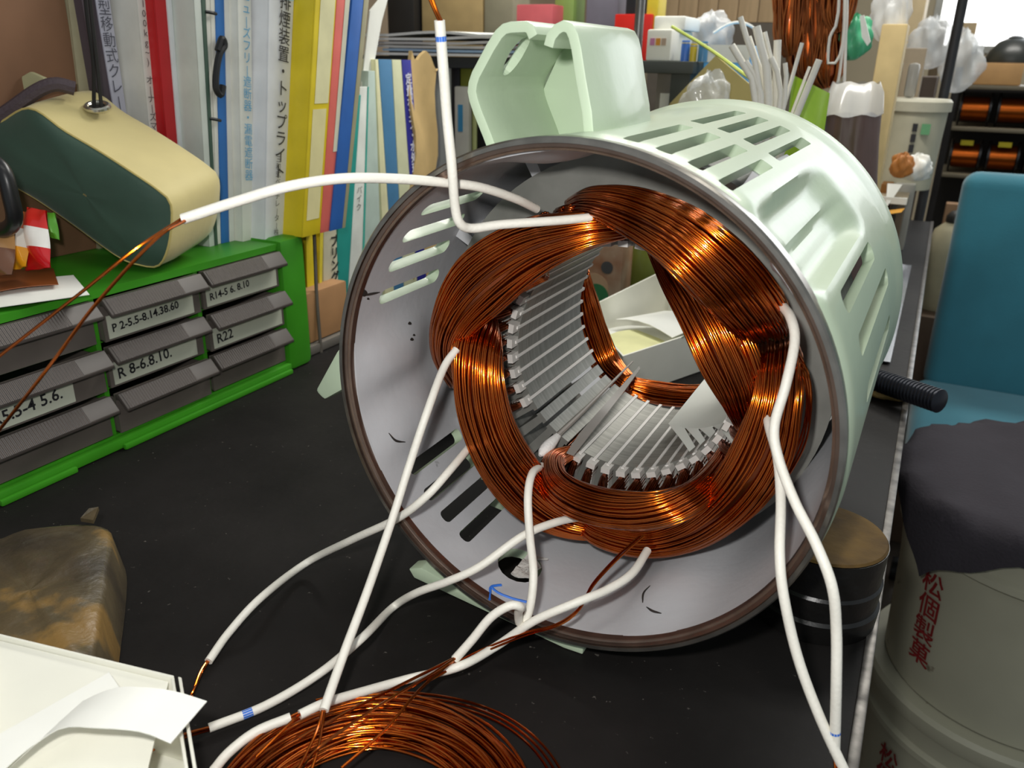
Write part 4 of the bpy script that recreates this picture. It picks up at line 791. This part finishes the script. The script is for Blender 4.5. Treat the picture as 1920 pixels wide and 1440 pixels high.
# small rack on the bench with the white pail
rk = thing('low_rack', 'low rack with white front edge carrying the lidded pail', 'rack', (-.15, 1.85, 0))
za = .118
MB().box((-.36, 1.74, za - .012), (-.035, 2.1, za)).build('rack_board', flat('a89a80', .6), rk); MB().box((-.36, 1.734, za - .010), (-.035, 1.74, za + .002)).build('front_edge', PAPER, rk)
for x in (-.35, -.05): MB().box((x, 1.76, 0), (x + .012, 2.08, za - .012)).build('side', flat('6b5b48', .6), rk)
pc = aty(1697, 300, 1.92); pr = .062
pail = thing('lidded_pail', 'off white lidded pail with a black vertical label and green mark', 'pail', (pc[0], 1.92, za))
MB().lathe([(.0001, .0), (pr * .9, 0), (pr, .155), (pr * .9, .156)], (pc[0], 1.92, za), 'z', 36).build('pail_body', flat('b0ac96', .5), pail, smooth=True)
MB().lathe([(.0001, .175), (pr * 1.0, .175), (pr * 1.08, .17), (pr * 1.08, .152), (pr * 1.0, .152)], (pc[0], 1.92, za), 'z', 36).build('lid', flat('b4b09c', .5), pail, smooth=True)
for q in range(5): MB().box((pc[0] + .004, 1.92 - pr - .001, za + .035 + q * .02), (pc[0] + .013, 1.92 - pr + .004, za + .05 + q * .02)).build('label_block', INK, pail)
MB().box((pc[0] + .02, 1.92 - pr * .99, za + .11), (pc[0] + .036, 1.92 - pr * .9, za + .13)).build('green_mark', flat('5f9a6c'), pail)
fbox('brown_bottle', 'dark bottle on top of the lidded pail', 'bottle', 1676, 112, 1690, 166, 1.9, .02, flat('2a2320', .3), bottom=za + .176, bevel=.006)
fbox('clear_jar', 'clear jar with dark lid standing on the lidded pail', 'jar', 1700, 118, 1722, 166, 1.91, .03, flat('8f8c84', .3), bottom=za + .176, bevel=.008)
fbox('grey_carton', 'grey brown carton topped by a black and red cap behind the pail', 'carton', 1690, 90, 1735, 130, 2.02, .05, flat('9a8a72'), bottom=za + .0005)
fbox('amber_block', 'amber wooden block on the low rack under the pail', 'block', 1650, 345, 1672, 372, 1.8, .05, flat('8a5a20'), bottom=.001)
fbox('grey_tin', 'light grey tin with tab inside the low rack', 'tin', 1674, 345, 1712, 400, 1.84, .06, flat('a8a59a', .4), bottom=.001)
tag(MB().prism([aty(1664, 344, 1.76), aty(1692, 346, 1.76), aty(1660, 392, 1.72)], (0, .002, 0)).build('paper_scrap', PAPER), 'white triangular paper scrap hanging from the low rack', 'paper')
tag(MB().prism([aty(1664, 395, 1.72), aty(1696, 391, 1.72), aty(1690, 398, 1.7), aty(1664, 402, 1.7)], (0, .004, 0)).build('orange_wedge', flat('d8991e')), 'orange wedge lying before the grey tin', 'wedge')
cr = thing('crumpled_paper', 'crumpled amber and white paper beside the lidded pail', 'paper', aty(1695, 330, 1.78)); crumple(aty(1690, 312, 1.78), (.02, .02, .022), 21, flat('b07030'), cr, 'amber_paper'); crumple(aty(1718, 316, 1.80), (.028, .02, .024), 22, PAPER, cr, 'white_paper')
tag(MB().sheet([[(-.14 + .135 * u, 1.08 + .62 * v, .0015 + .006 * max(0, math.sin(9 * v + 1.5 * u)) * (1 if v > .3 else .3)) for u in np.linspace(0, 1, 8)] for v in np.linspace(0, 1, 24)], (0, 0, .0008)).build('metal_foil', flat('c8ccd4', .22, metal=.9), smooth=True), 'crinkled silver metal sheet lying along the bench edge', 'metal sheet')
# ---- bench clutter behind the motor, seen through the bore
tr = thing('paper_tray', 'open white cardboard tray seen through the stator bore', 'tray', (-.27, .99, 0))
TC = [atz(1095, 588, .062), atz(1258, 514, .066), atz(1415, 588, .06), atz(1168, 668, .056)]; TB_ = [np.array([p[0] * .985 - .004, p[1] * 1.0, .001]) for p in TC]
cT = sum(TB_) / 4; TB_ = [cT + (p - cT) * .9 for p in TB_]; T0 = TB_[3]; ux = nrm(TB_[2] - TB_[3]); vy = nrm(TB_[0] - TB_[3])
MB().prism(TB_, (0, 0, .002)).build('bottom', CARDW, tr)
for i in range(4):
    a, b, c, d = TB_[i], TB_[(i + 1) % 4], TC[(i + 1) % 4], TC[i]; inw = cT - (a + b) / 2; inw = nrm((inw[0], inw[1], 0)) * .0025
    if i == 0: c, d = c + np.array([0, 0, .012]), d + np.array([0, 0, .006])
    MB().prism([a, b, c, d], tuple(inw)).build('wall', CARDW, tr)
for q, (a, b, rz, w_, l_) in enumerate(((.09, .09, .5, .13, .12), (.05, .05, -.3, .08, .10), (.12, .08, 1.2, .10, .09))):
    c = T0 + ux * a + vy * b; e1 = np.array([math.cos(rz), math.sin(rz), 0]); e2 = np.array([-math.sin(rz), math.cos(rz), 0])
    tag(MB().sheet([[c + e1 * w_ * (u - .5) + e2 * l_ * (v - .5) + np.array([0, 0, .022 + .010 * q + .008 * math.sin(3 * v + u)]) for u in np.linspace(0, 1, 5)] for v in np.linspace(0, 1, 6)], (0, 0, .0006)).build('paper_slip', [PAPER, flat('e4e2a8'), PAPER][q], smooth=True), ['long white paper slip lying in the white tray', 'pale yellow paper slip lying in the white tray', 'short white paper slip on top in the white tray'][q], 'paper')
r_, bb = fbox('food_carton', 'printed food carton with round grey seal seen through the bore', 'carton', 1082, 420, 1166, 580, 1.16, .05, mat('food_print', 'd8bfa4', .45, col2='b07858', scale=22), bottom=.001)
ce = (bb[0] + (bb[1] - bb[0]) * .68, 1.159, aty(1142, 502, 1.16)[2])
MB().lathe([(.0001, 0), (.0095, 0), (.0095, .001), (.0001, .001)], (ce[0], 1.1585, ce[2]), 'y', 24).build('grey_seal', flat('5d5b5c'), r_); MB().lathe([(.0001, 0), (.02, 0), (.02, .001), (.0001, .001)], (bb[0] + .035, 1.1582, aty(1125, 556, 1.16)[2]), 'y', 24).build('green_seal', flat('3f8a58'), r_)
MB().lathe([(.0001, 0), (.024, 0), (.024, .0008), (.0001, .0008)], (bb[0] + .03, 1.1590, aty(1125, 542, 1.16)[2]), 'y', 24).build('peach_seal', flat('dcb490'), r_)
jr = thing('oil_jar', 'squat olive green glass jar behind the white tray', 'jar', (-.345, 1.2, 0)); jc = aty(1205, 500, 1.27)
MB().lathe([(.0001, .001), (.05, .001), (.053, .01), (.053, .075), (.045, .09), (.045, .1)], (jc[0], 1.27, 0), 'z', 32).build('glass', flat('8a9442', .15, alpha=.85), jr, smooth=True); MB().lathe([(.047, .098), (.049, .1), (.049, .12), (.0001, .122)], (jc[0], 1.27, 0), 'z', 32).build('lid', flat('a0a428', .3), jr, smooth=True)
tag(rbox('green_block', flat('3d6a2e', .5), (jc[0] + .065, 1.22, .0005), (jc[0] + .13, 1.32, .08)), 'dark green box beside the olive jar', 'box')
tag(rbox('wood_offcut', flat('8a7448', .7), (-.155, .93, .0005), (-.1, .98, .04)), 'small wooden offcut beside the white tray', 'offcut')
tag(MB().prism([T0 + ux * .08 + vy * -.02 + np.array([0, 0, .06]), T0 + ux * .19 + vy * .02 + np.array([0, 0, .056]), T0 + ux * .19 + vy * .024 + np.array([0, 0, .056])], (0, 0, .002)).build('glass_strip', flat('9aa88e', .2)), 'pale green glass strip laid over the tray rim', 'strip')
tag(rbox('tin_box', flat('7f8790', .4, metal=.4), (-.445, .655, .0005), (-.365, .83, .1195)), 'long grey tin box behind the housing carrying tape rolls', 'box')
# yellow tape rolls glimpsed through the side slots
for q, (x, y) in enumerate(((-.405, .70), (-.405, .70), (-.40, .79))):
    tr_ = thing('tape_roll', ['lower yellow tape roll stacked on the grey tin box', 'upper yellow tape roll stacked on the grey tin box', 'single yellow tape roll lying on the far end of the tin box'][q], 'tape roll', (x, y, .0))
    zq = (.12, .142, 0.12)[q]; pl_ = None
    MB().lathe([(.022, .0005), (.034, .0005), (.034, .02), (.022, .02)], (x, y, zq), 'z', 28, True).build('tape', flat('d8cc3c', .4), tr_, smooth=True); MB().lathe([(.020, .0005), (.0218, .0005), (.0218, .02), (.020, .02)], (x, y, zq), 'z', 28, True).build('core', KRAFT, tr_, smooth=True)

# ================================================================== right side
dk = thing('wooden_disc', 'round wooden chock with brown top and black wrapped side under the motor', 'chock', (-.021, .515, 0))
MB().lathe([(.0001, .0605), (.0388, .0605), (.0400, .059), (.0001, .0585)], (-.021, .515, 0), 'z', 48).build('wood_top', mat('worn_end_grain', '7a5f30', .75, spec=.2, col2='46341c', scale=28, bump=.4, bscale=90), dk, smooth=True, autosm=.5)
MB().lathe([(.0001, .0005), (.041, .0005), (.042, .014), (.0400, .016), (.0412, .032), (.0398, .034), (.0405, .0585), (.0001, .0585)], (-.021, .515, 0), 'z', 48).build('black_wrap', flat('121110', .35, bump=.5, bscale=60), dk, smooth=True, autosm=.6)
rd = thing('threaded_rod', 'black threaded steel rod poking past the bench edge', 'rod', (0, .93, 0))
A_, B_ = np.array([-.075, 1.0, .016]), np.array([.050, .905, .026]); nrd = 150
MB().tube([A_ + (B_ - A_) * i / nrd for i in range(nrd + 1)], [.0122 + .0007 * (1 if i % 4 < 2 else -1) for i in range(nrd)] + [.0112], 20).build('thread', flat('2b2d34', .35, metal=.7), rd, smooth=True)
tag(crumple((-.01, .965, .0095), (.035, .022, .012), 31, flat('a58a52', .8), None, 'stone'), 'flat tan stone beside the threaded rod', 'stone')
# chair
TEAL = mat('teal_upholstery', '2a7182', .85, var=.08, scale=10, bump=.3, bscale=500, sheen=.3)
ch = thing('office_chair', 'teal upholstered office chair beside the bench', 'chair', (.27, 1.72, FLOORZ))
def cushion(name, lo, hi, parent, m=TEAL, bev=.03, taper=0., lean=0.):
    o = MB(); x0, y0, z0 = lo; x1, y1, z1 = hi; xm = (x0 + x1) / 2
    vs = [(x0, y0, z0), (x1, y0, z0), (x1, y1, z0), (x0, y1, z0)]; vt = [(xm + (x - xm) * (1 - taper), y + lean, z1) for x, y, z in vs]
    o.add(vs + vt, [(3, 2, 1, 0), (4, 5, 6, 7)] + [(i, (i + 1) % 4, 4 + (i + 1) % 4, 4 + i) for i in range(4)]); ob = o.build(name, m, parent)
    bm = bmesh.new(); bm.from_mesh(ob.data); bmesh.ops.bevel(bm, geom=list(bm.edges), offset=bev, segments=5, profile=.5, affect='EDGES', clamp_overlap=True)
    for f in bm.faces: f.smooth = True
    bm.to_mesh(ob.data); bm.free(); return ob
cushion('backrest', (.062, 1.90, -.31), (.53, 1.98, .155), ch, taper=-.02, lean=.02); cushion('seat', (.045, 1.42, -.365), (.53, 1.93, -.285), ch)
MB().tube([(.29, 1.68, FLOORZ + .1), (.29, 1.68, -.365)], .025, 12).build('gas_post', flat('1c1c1e', .4), ch, smooth=True)
MB().tube(spline([(.29, 1.70, -.36), (.29, 2.0, -.37), (.29, 2.02, -.1)], 14), .02, 8).build('back_support', flat('1c1c1e', .4), ch, smooth=True)
for k in range(5):
    a = k * 2 * math.pi / 5; MB().tube([(.29, 1.68, FLOORZ + .1), (.29 + .24 * math.cos(a), 1.68 + .24 * math.sin(a), FLOORZ + .07)], [.022, .014], 8).build('leg', flat('1c1c1e', .4), ch, smooth=True); MB().lathe([(.0001, -.01), (.026, -.01), (.028, 0), (.026, .01), (.0001, .01)], (.29 + .25 * math.cos(a), 1.68 + .25 * math.sin(a), FLOORZ + .028), 'x', 14).build('caster', flat('151515', .5), ch, smooth=True)
# pails
PX, PY, PR = .205, 1.055, .165
PAILM = mat('dirty_white_plastic', 'a7a591', .5, var=.1, scale=7, dirt=('6f6654', 30, .68))
def bigpail(z0, z1, label, zt):
    p = thing('plastic_pail', label, 'pail', (PX, PY, z0)); h = z1 - z0
    MB().lathe([(.0001, .001), (PR * .90, .001), (PR * .93, h * .5), (PR * .965, h - .075), (PR * 1.0, h - .07), (PR * 1.0, h - .062), (PR * .965, h - .058), (PR * .97, h - .03), (PR * 1.02, h - .026), (PR * 1.035, h - .018), (PR * 1.035, h - .006), (PR * 1.01, h), (.0001, h)], (PX, PY, z0), 'z', 64).build('pail_body', PAILM, p, smooth=True, autosm=.6)
    th = math.radians(-138)
    for q, chh in enumerate('松個製菓'):
        o = bpy.data.objects; r = PR * .945; c = np.array([PX + r * math.cos(th), PY + r * math.sin(th), zt - q * .0335]); xd = np.array([-math.sin(th), math.cos(th), 0])
        t = text(chh, .034, flat('7c1a1c'), c, xd, (0, 0, 1), p, bold=.0005, thick=.0)
        o0 = origin(p)
        for v in t.data.vertices:
            w_ = np.array(v.co) + o0; d = w_ - np.array([PX, PY, 0]); a = math.atan2(d[1], d[0]); zz = (w_[2] - z0) / h; rr = PR * float(np.interp(zz, [0, .5, (h - .075) / h], [.90, .93, .965])) + .0028
            v.co = tuple(np.array([PX + rr * math.cos(a), PY + rr * math.sin(a), w_[2]]) - o0)
    return p
bigpail(-.375, -.105, 'dirty white plastic pail with red characters, under the grey cloth', -.218)
bigpail(FLOORZ + .001, -.376, 'lower dirty white pail carrying the pail with the cloth', -.487)
# cloth over the upper pail
cg = []
for i in range(25):
    row = []
    for j in range(25):
        u, v = (i - 12) / 12, (j - 12) / 12; r = math.hypot(u, v); a = math.atan2(v, u); x, y = PX + .01 + u * .205, PY - .005 + v * .195
        d = math.hypot(x - PX, y - PY); z = -.1005 + .003 * math.sin(9 * u + 4 * v)
        ed = PR * 1.05
        if d > ed:
            k = d - ed; f = (ed + k * .12 + .008) / d; x, y = PX + (x - PX) * f, PY + (y - PY) * f; z -= k * .9 + .006 * math.sin(14 * a)
        row.append((max(x, .026), y, z))
    cg.append(row)
tag(MB().sheet(cg, (0, 0, .0025)).build('grey_cloth', mat('charcoal_cloth', '343136', .95, var=.12, scale=14, bump=.4, bscale=300, spec=.2), smooth=True, autosm=2), 'charcoal grey cloth draped over the upper pail', 'cloth')
# low brown chest with cream bottle between bench and chair
tag(rbox('low_chest', flat('5d4a3a', .6), (.03, 2.0, FLOORZ), (.16, 2.45, -.17)), 'low brown chest standing against the bench end', 'chest')
bt = thing('cream_bottle', 'cream plastic bottle with dark collar on the brown chest', 'bottle', (.055, 2.1, -.17)); bc = (.066, 2.1, -.17)
MB().lathe([(.0001, .001), (.05, .001), (.055, .02), (.055, .12), (.04, .18), (.018, .2)], bc, 'z', 28).build('bottle_body', flat('b3aa8c', .5), bt, smooth=True); MB().lathe([(.02, .198), (.022, .2), (.022, .212), (.014, .222), (.0001, .226)], bc, 'z', 20).build('collar', flat('2b2a28', .5), bt, smooth=True)
# far rack with copper wire spools
rack = thing('spool_rack', 'dark metal rack of copper wire spools in the far background', 'rack', (.2, 3.1, FLOORZ))
DKM = flat('221f1e', .5, metal=.3)
xr0, xr1 = aty(1792, 200, 3.0)[0], .55
zr = [aty(1850, p, 3.0)[2] for p in (160, 240, 330)]
for z in zr: MB().box((xr0, 3.0, z - .012), (xr1, 3.3, z)).build('rack_shelf', flat('6a6250', .5), rack, bevel=.002)
for x in (xr0 - .02, (xr0 + .26), xr1): MB().box((x, 3.0, FLOORZ), (x + .02, 3.03, zr[0] + .05)).build('rack_post', DKM, rack)
MB().box((xr0 - .02, 3.31, FLOORZ), (xr1 + .02, 3.32, zr[0])).build('rack_back', flat('15120f', .7), rack)
for zi, z in enumerate((zr[1], zr[2])):
    for q in range(4):
        cx = xr0 + .055 + q * .105; rr = .05; zc = z + rr + .001
        sp = thing('wire_spool', ('copper wire spool on the middle shelf of the far rack' if zi == 0 else 'copper wire spool on the low shelf of the far rack'), 'spool', (cx, 3.1, z), 'spools on the far rack, ' + ('middle' if zi == 0 else 'low') + ' shelf')
        MB().lathe([(.03, -.036), (.037, -.036), (.037, .036), (.03, .036)], (cx, 3.08, zc), 'x', 24, True).build('wound_wire', flat('b4581c', .3, metal=.9), sp, smooth=True, autosm=.6)
        for s_ in (-1, 1): MB().lathe([(.01, -.003), (rr, -.003), (rr, .003), (.01, .003)], (cx + s_ * .041, 3.08, zc), 'x', 24, True).build('flange', flat('1a1718', .35), sp, smooth=True, autosm=.6)
        if zi == 1 and q < 2: MB().box((cx - .02, 3.028, zc + .035), (cx + .016, 3.031, zc + .05)).build('yellow_sticker', flat('d8c41e'), sp)
r_, bb = fbox('flat_carton', 'flat kraft carton on top of the spool rack', 'carton', 1828, 118, 1918, 158, 3.02, .2, flat('b98f5c', .7), bottom=zr[0] + .001)
hl = thing('black_helmet', 'rounded black cap resting on the flat carton before the window', 'cap', ((bb[0] + bb[1]) / 2, 3.1, bb[3])); MB().lathe([(.075, 0), (.076, .008), (.066, .035), (.045, .06), (.02, .073), (.0001, .076)], ((bb[0] + bb[1]) / 2 + .03, 3.12, bb[3]), 'z', 32).build('cap_shell', flat('2a2c28', .35), hl, smooth=True); MB().lathe([(.02, .076), (.022, .078), (.012, .083), (.0001, .084)], ((bb[0] + bb[1]) / 2 + .03, 3.12, bb[3] - .004), 'z', 20).build('cap_button', flat('2a2c28', .35), hl, smooth=True)
fbox('yellow_sign', 'yellow object beside the black cap', 'sign', 1912, 78, 1960, 116, 3.1, .05, flat('e8d020'), bottom=bb[3] + .0005 - .0005)
# posts, bags and panels between
tag(MB().tube([(-.012, 2.3, FLOORZ), (-.012, 2.3, .55)], .012, 10).build('dark_post', flat('3a3a3c', .5, metal=.4), smooth=True), 'slim dark steel post standing behind the bench end', 'post')
tag(rbox('tall_cabinet', flat('4a3a2c', .6), (-.18, 2.45, FLOORZ), (-.035, 2.8, .33)), 'tall dark brown cabinet behind the lidded pail', 'cabinet')
crumple(aty(1745, 85, 2.6), (.055, .04, .06), 41, MILKY, thing('white_bag', 'white plastic bag on the tall brown cabinet', 'bag', (-.1, 2.6, .33)), 'bag_film')
fbox('brown_carton', 'brown carton before the window behind the white bags', 'carton', 1786, 42, 1822, 150, 3.3, .12, flat('9c8a6a'), bottom=zr[0] + .001)
fbox('dark_carton', 'dark carton standing by the window frame', 'carton', 1752, 38, 1770, 110, 3.2, .08, flat('5a4c38'), bottom=.2)
crumple(aty(1800, 120, 2.7), (.05, .04, .075), 43, MILKY, thing('white_bag', 'white plastic bag hanging at the end of the spool rack', 'bag', aty(1800, 165, 2.7)), 'bag_film')
fbox('stacked_carton', 'tan carton under the kraft carton by the tall cabinet', 'carton', 1690, -60, 1735, 85, 2.9, .2, flat('c9b48c'), bottom=FLOORZ + .0005)
tag(rbox('board_block', flat('8a6a4c', .7), (.045, 2.46, -.12), (.14, 2.5, .02)), 'small brown board with round mark behind the bench end', 'board')

# ================================================================== foreground
# wire coil on the bench
wc = thing('wire_coil', 'loose ring of orange enamelled copper wire lying on the bench', 'wire coil', (-.183, .222, 0))
mb = MB(); rg = np.random.default_rng(5)
for i in range(70):
    rr = rg.uniform(.058, .086); z0 = rg.uniform(.0012, .004 + .016 * (1 - abs(rr - .072) / .016)); ph = rg.uniform(0, 6.28, 4); cx, cy = rg.normal(0, .0025, 2); th = np.linspace(0, 2 * math.pi * (1.0), 73)
    r = rr + .0025 * np.sin(th + ph[0]) + .0012 * np.sin(2 * th + ph[1]); z = np.maximum(.0009, z0 + .0025 * np.sin(th + ph[2]) + .001 * np.sin(3 * th + ph[3]))
    mb.tube(np.stack([-.183 + cx + r * np.cos(th), .222 + cy + r * np.sin(th), z], 1), .0009, 6, False)
o = mb.build('wire_turns', COPPER, wc, smooth=True, autosm=2); o['kind'] = 'stuff'
for q in range(3):
    th = np.linspace(-.3 + q * .5, 1.9 + q * .3, 40); r = .092 + .003 * q + .003 * np.sin(th * 2)
    MB().tube(np.stack([-.183 + r * np.cos(th), .222 + r * np.sin(th), .004 + .006 * np.sin((th + .3) * 1.4) ** 2], 1), .00075, 6).build('stray_turn', COPPER, wc, smooth=True)
MB().tube(spline([atz(400, 1445, .01), atz(430, 1410, .016), atz(480, 1372, .02), atz(545, 1345, .022)], 24), .0026, 12).build('sleeve', SLEEVE, wc, smooth=True)
# old wood block
wk = []
wbk = thing('wood_block', 'worn dark wooden block with bare pale streak on the bench', 'wood block', (-.47, .27, 0))
top = [(0, 1003), (60, 985), (155, 977), (198, 985), (209, 1003), (205, 1060), (192, 1140), (180, 1212), (160, 1290), (0, 1260), (-120, 1220), (-100, 1030)]
TP = spline([atz(a, b, .036) for a, b in top] + [atz(0, 1003, .036)], 61)[:-1]; cen = TP.mean(0)
G = [[cen + (p - cen) * .0005 + np.array([0, 0, .002]) for p in TP], [cen + (p - cen) * .5 + np.array([0, 0, .003 + .0012 * math.sin(i * .7)]) for i, p in enumerate(TP)], [cen + (p - cen) * .93 + np.array([0, 0, .001 * math.sin(i * .9)]) for i, p in enumerate(TP)], [p + np.array([0, 0, -.003]) for p in TP], [p + np.array([.004, .003, -.034]) for p in TP], [cen + (p - cen) * .05 + np.array([0, 0, -.0355]) for p in TP]]
OW = mat('old_oily_wood', '5c5038', .38, col2='2e2822', scale=9, stretch=(2, 2, 1), bump=.7, bscale=45, dirt=('7d6236', 9, .6), coat=.3)
MB().grid(G, 0, True).build('block_body', OW, wbk, smooth=True, autosm=1.1)
MB().prism([atz(152, 978, .036), atz(168, 960, .040), atz(186, 957, .040), (atz(176, 982, .036))], (0, 0, .003)).build('splinter', OW, wbk)
# white open carton with paper strips
wx = thing('white_carton', 'open white carton with paper strips at the near bench corner', 'carton', (-.36, .17, 0))
ZW = .058
BRc = atz(326, 1266, ZW); BLc = atz(-40, 1178, ZW); FRc = atz(372, 1560, ZW); e_r = nrm((FRc - BRc)); e_b = nrm(BLc - BRc); down = np.array([0, 0, -ZW + .0006])
def wall(p, q, nrm_, name, h=0, t=.0022): MB().prism([p, q, q + nrm_ * t, p + nrm_ * t], (0, 0, 1)).build if False else None; return MB().prism([p + down, q + down, q + np.array([0, 0, h]), p + np.array([0, 0, h])], tuple(np.array(nrm_) * t)).build(name, CARDW, wx, bevel=.0006)
inb = nrm(np.array([e_r[0], e_r[1], 0])); inr = nrm(np.array([e_b[0], e_b[1], 0]))
wall(BRc, BLc, inb, 'wall'); wall(BRc + inb * .003, BRc + e_r * .17, inr, 'wall'); wall(BRc - inr * .0045 + inb * .0, BRc + e_r * .17 - inr * .0045, inr, 'outer_wall')
wall(BRc + e_r * .17, BLc + e_r * .17, -inb, 'wall'); wall(BLc + inb * .003, BLc + e_r * .167, -inr, 'wall')
flo_ = [BRc + down, BLc + down, BLc + down + e_r * .17, BRc + down + e_r * .17]; MB().prism(flo_, (0, 0, .002)).build('bottom', CARDW, wx)
tp = [BRc + inr * .004 + inb * .003 + np.array([0, 0, -.004]), BLc + np.array([0, 0, -.004]) + inb * .003, BLc + e_r * .10 + np.array([0, 0, -.022]), BRc + e_r * .075 + inr * .03 + np.array([0, 0, -.022])]
MB().prism(tp, (0, 0, .0012)).build('inner_flap', CARDW, wx)
def pstrip(rows, label, w2):
    G = [[atz(a, b, z), atz(c, d, z2)] for a, b, z, c, d, z2 in rows]; S1 = spline([g[0] for g in G], 18); S2 = spline([g[1] for g in G], 18)
    return tag(MB().sheet([[p * (1 - t) + q * t for t in np.linspace(0, 1, 4)] for p, q in zip(S1, S2)], (0, 0, .0005)).build('paper_strip', PAPER, smooth=True), label, 'paper strip')
pstrip([(205, 1262, .066, 228, 1296, .066), (120, 1310, .064, 150, 1345, .064), (40, 1355, .062, 60, 1400, .062), (-60, 1410, .06, -20, 1470, .06)], 'long straight white paper strip across the open carton', 0)
pstrip([(388, 1316, .067, 320, 1395, .066), (330, 1298, .070, 262, 1373, .068), (270, 1290, .072, 180, 1366, .069), (205, 1294, .069, 110, 1368, .066), (110, 1340, .06, 40, 1420, .058), (20, 1400, .052, -40, 1500, .05)], 'curled white paper strip ending in a slanted point past the carton', 0)
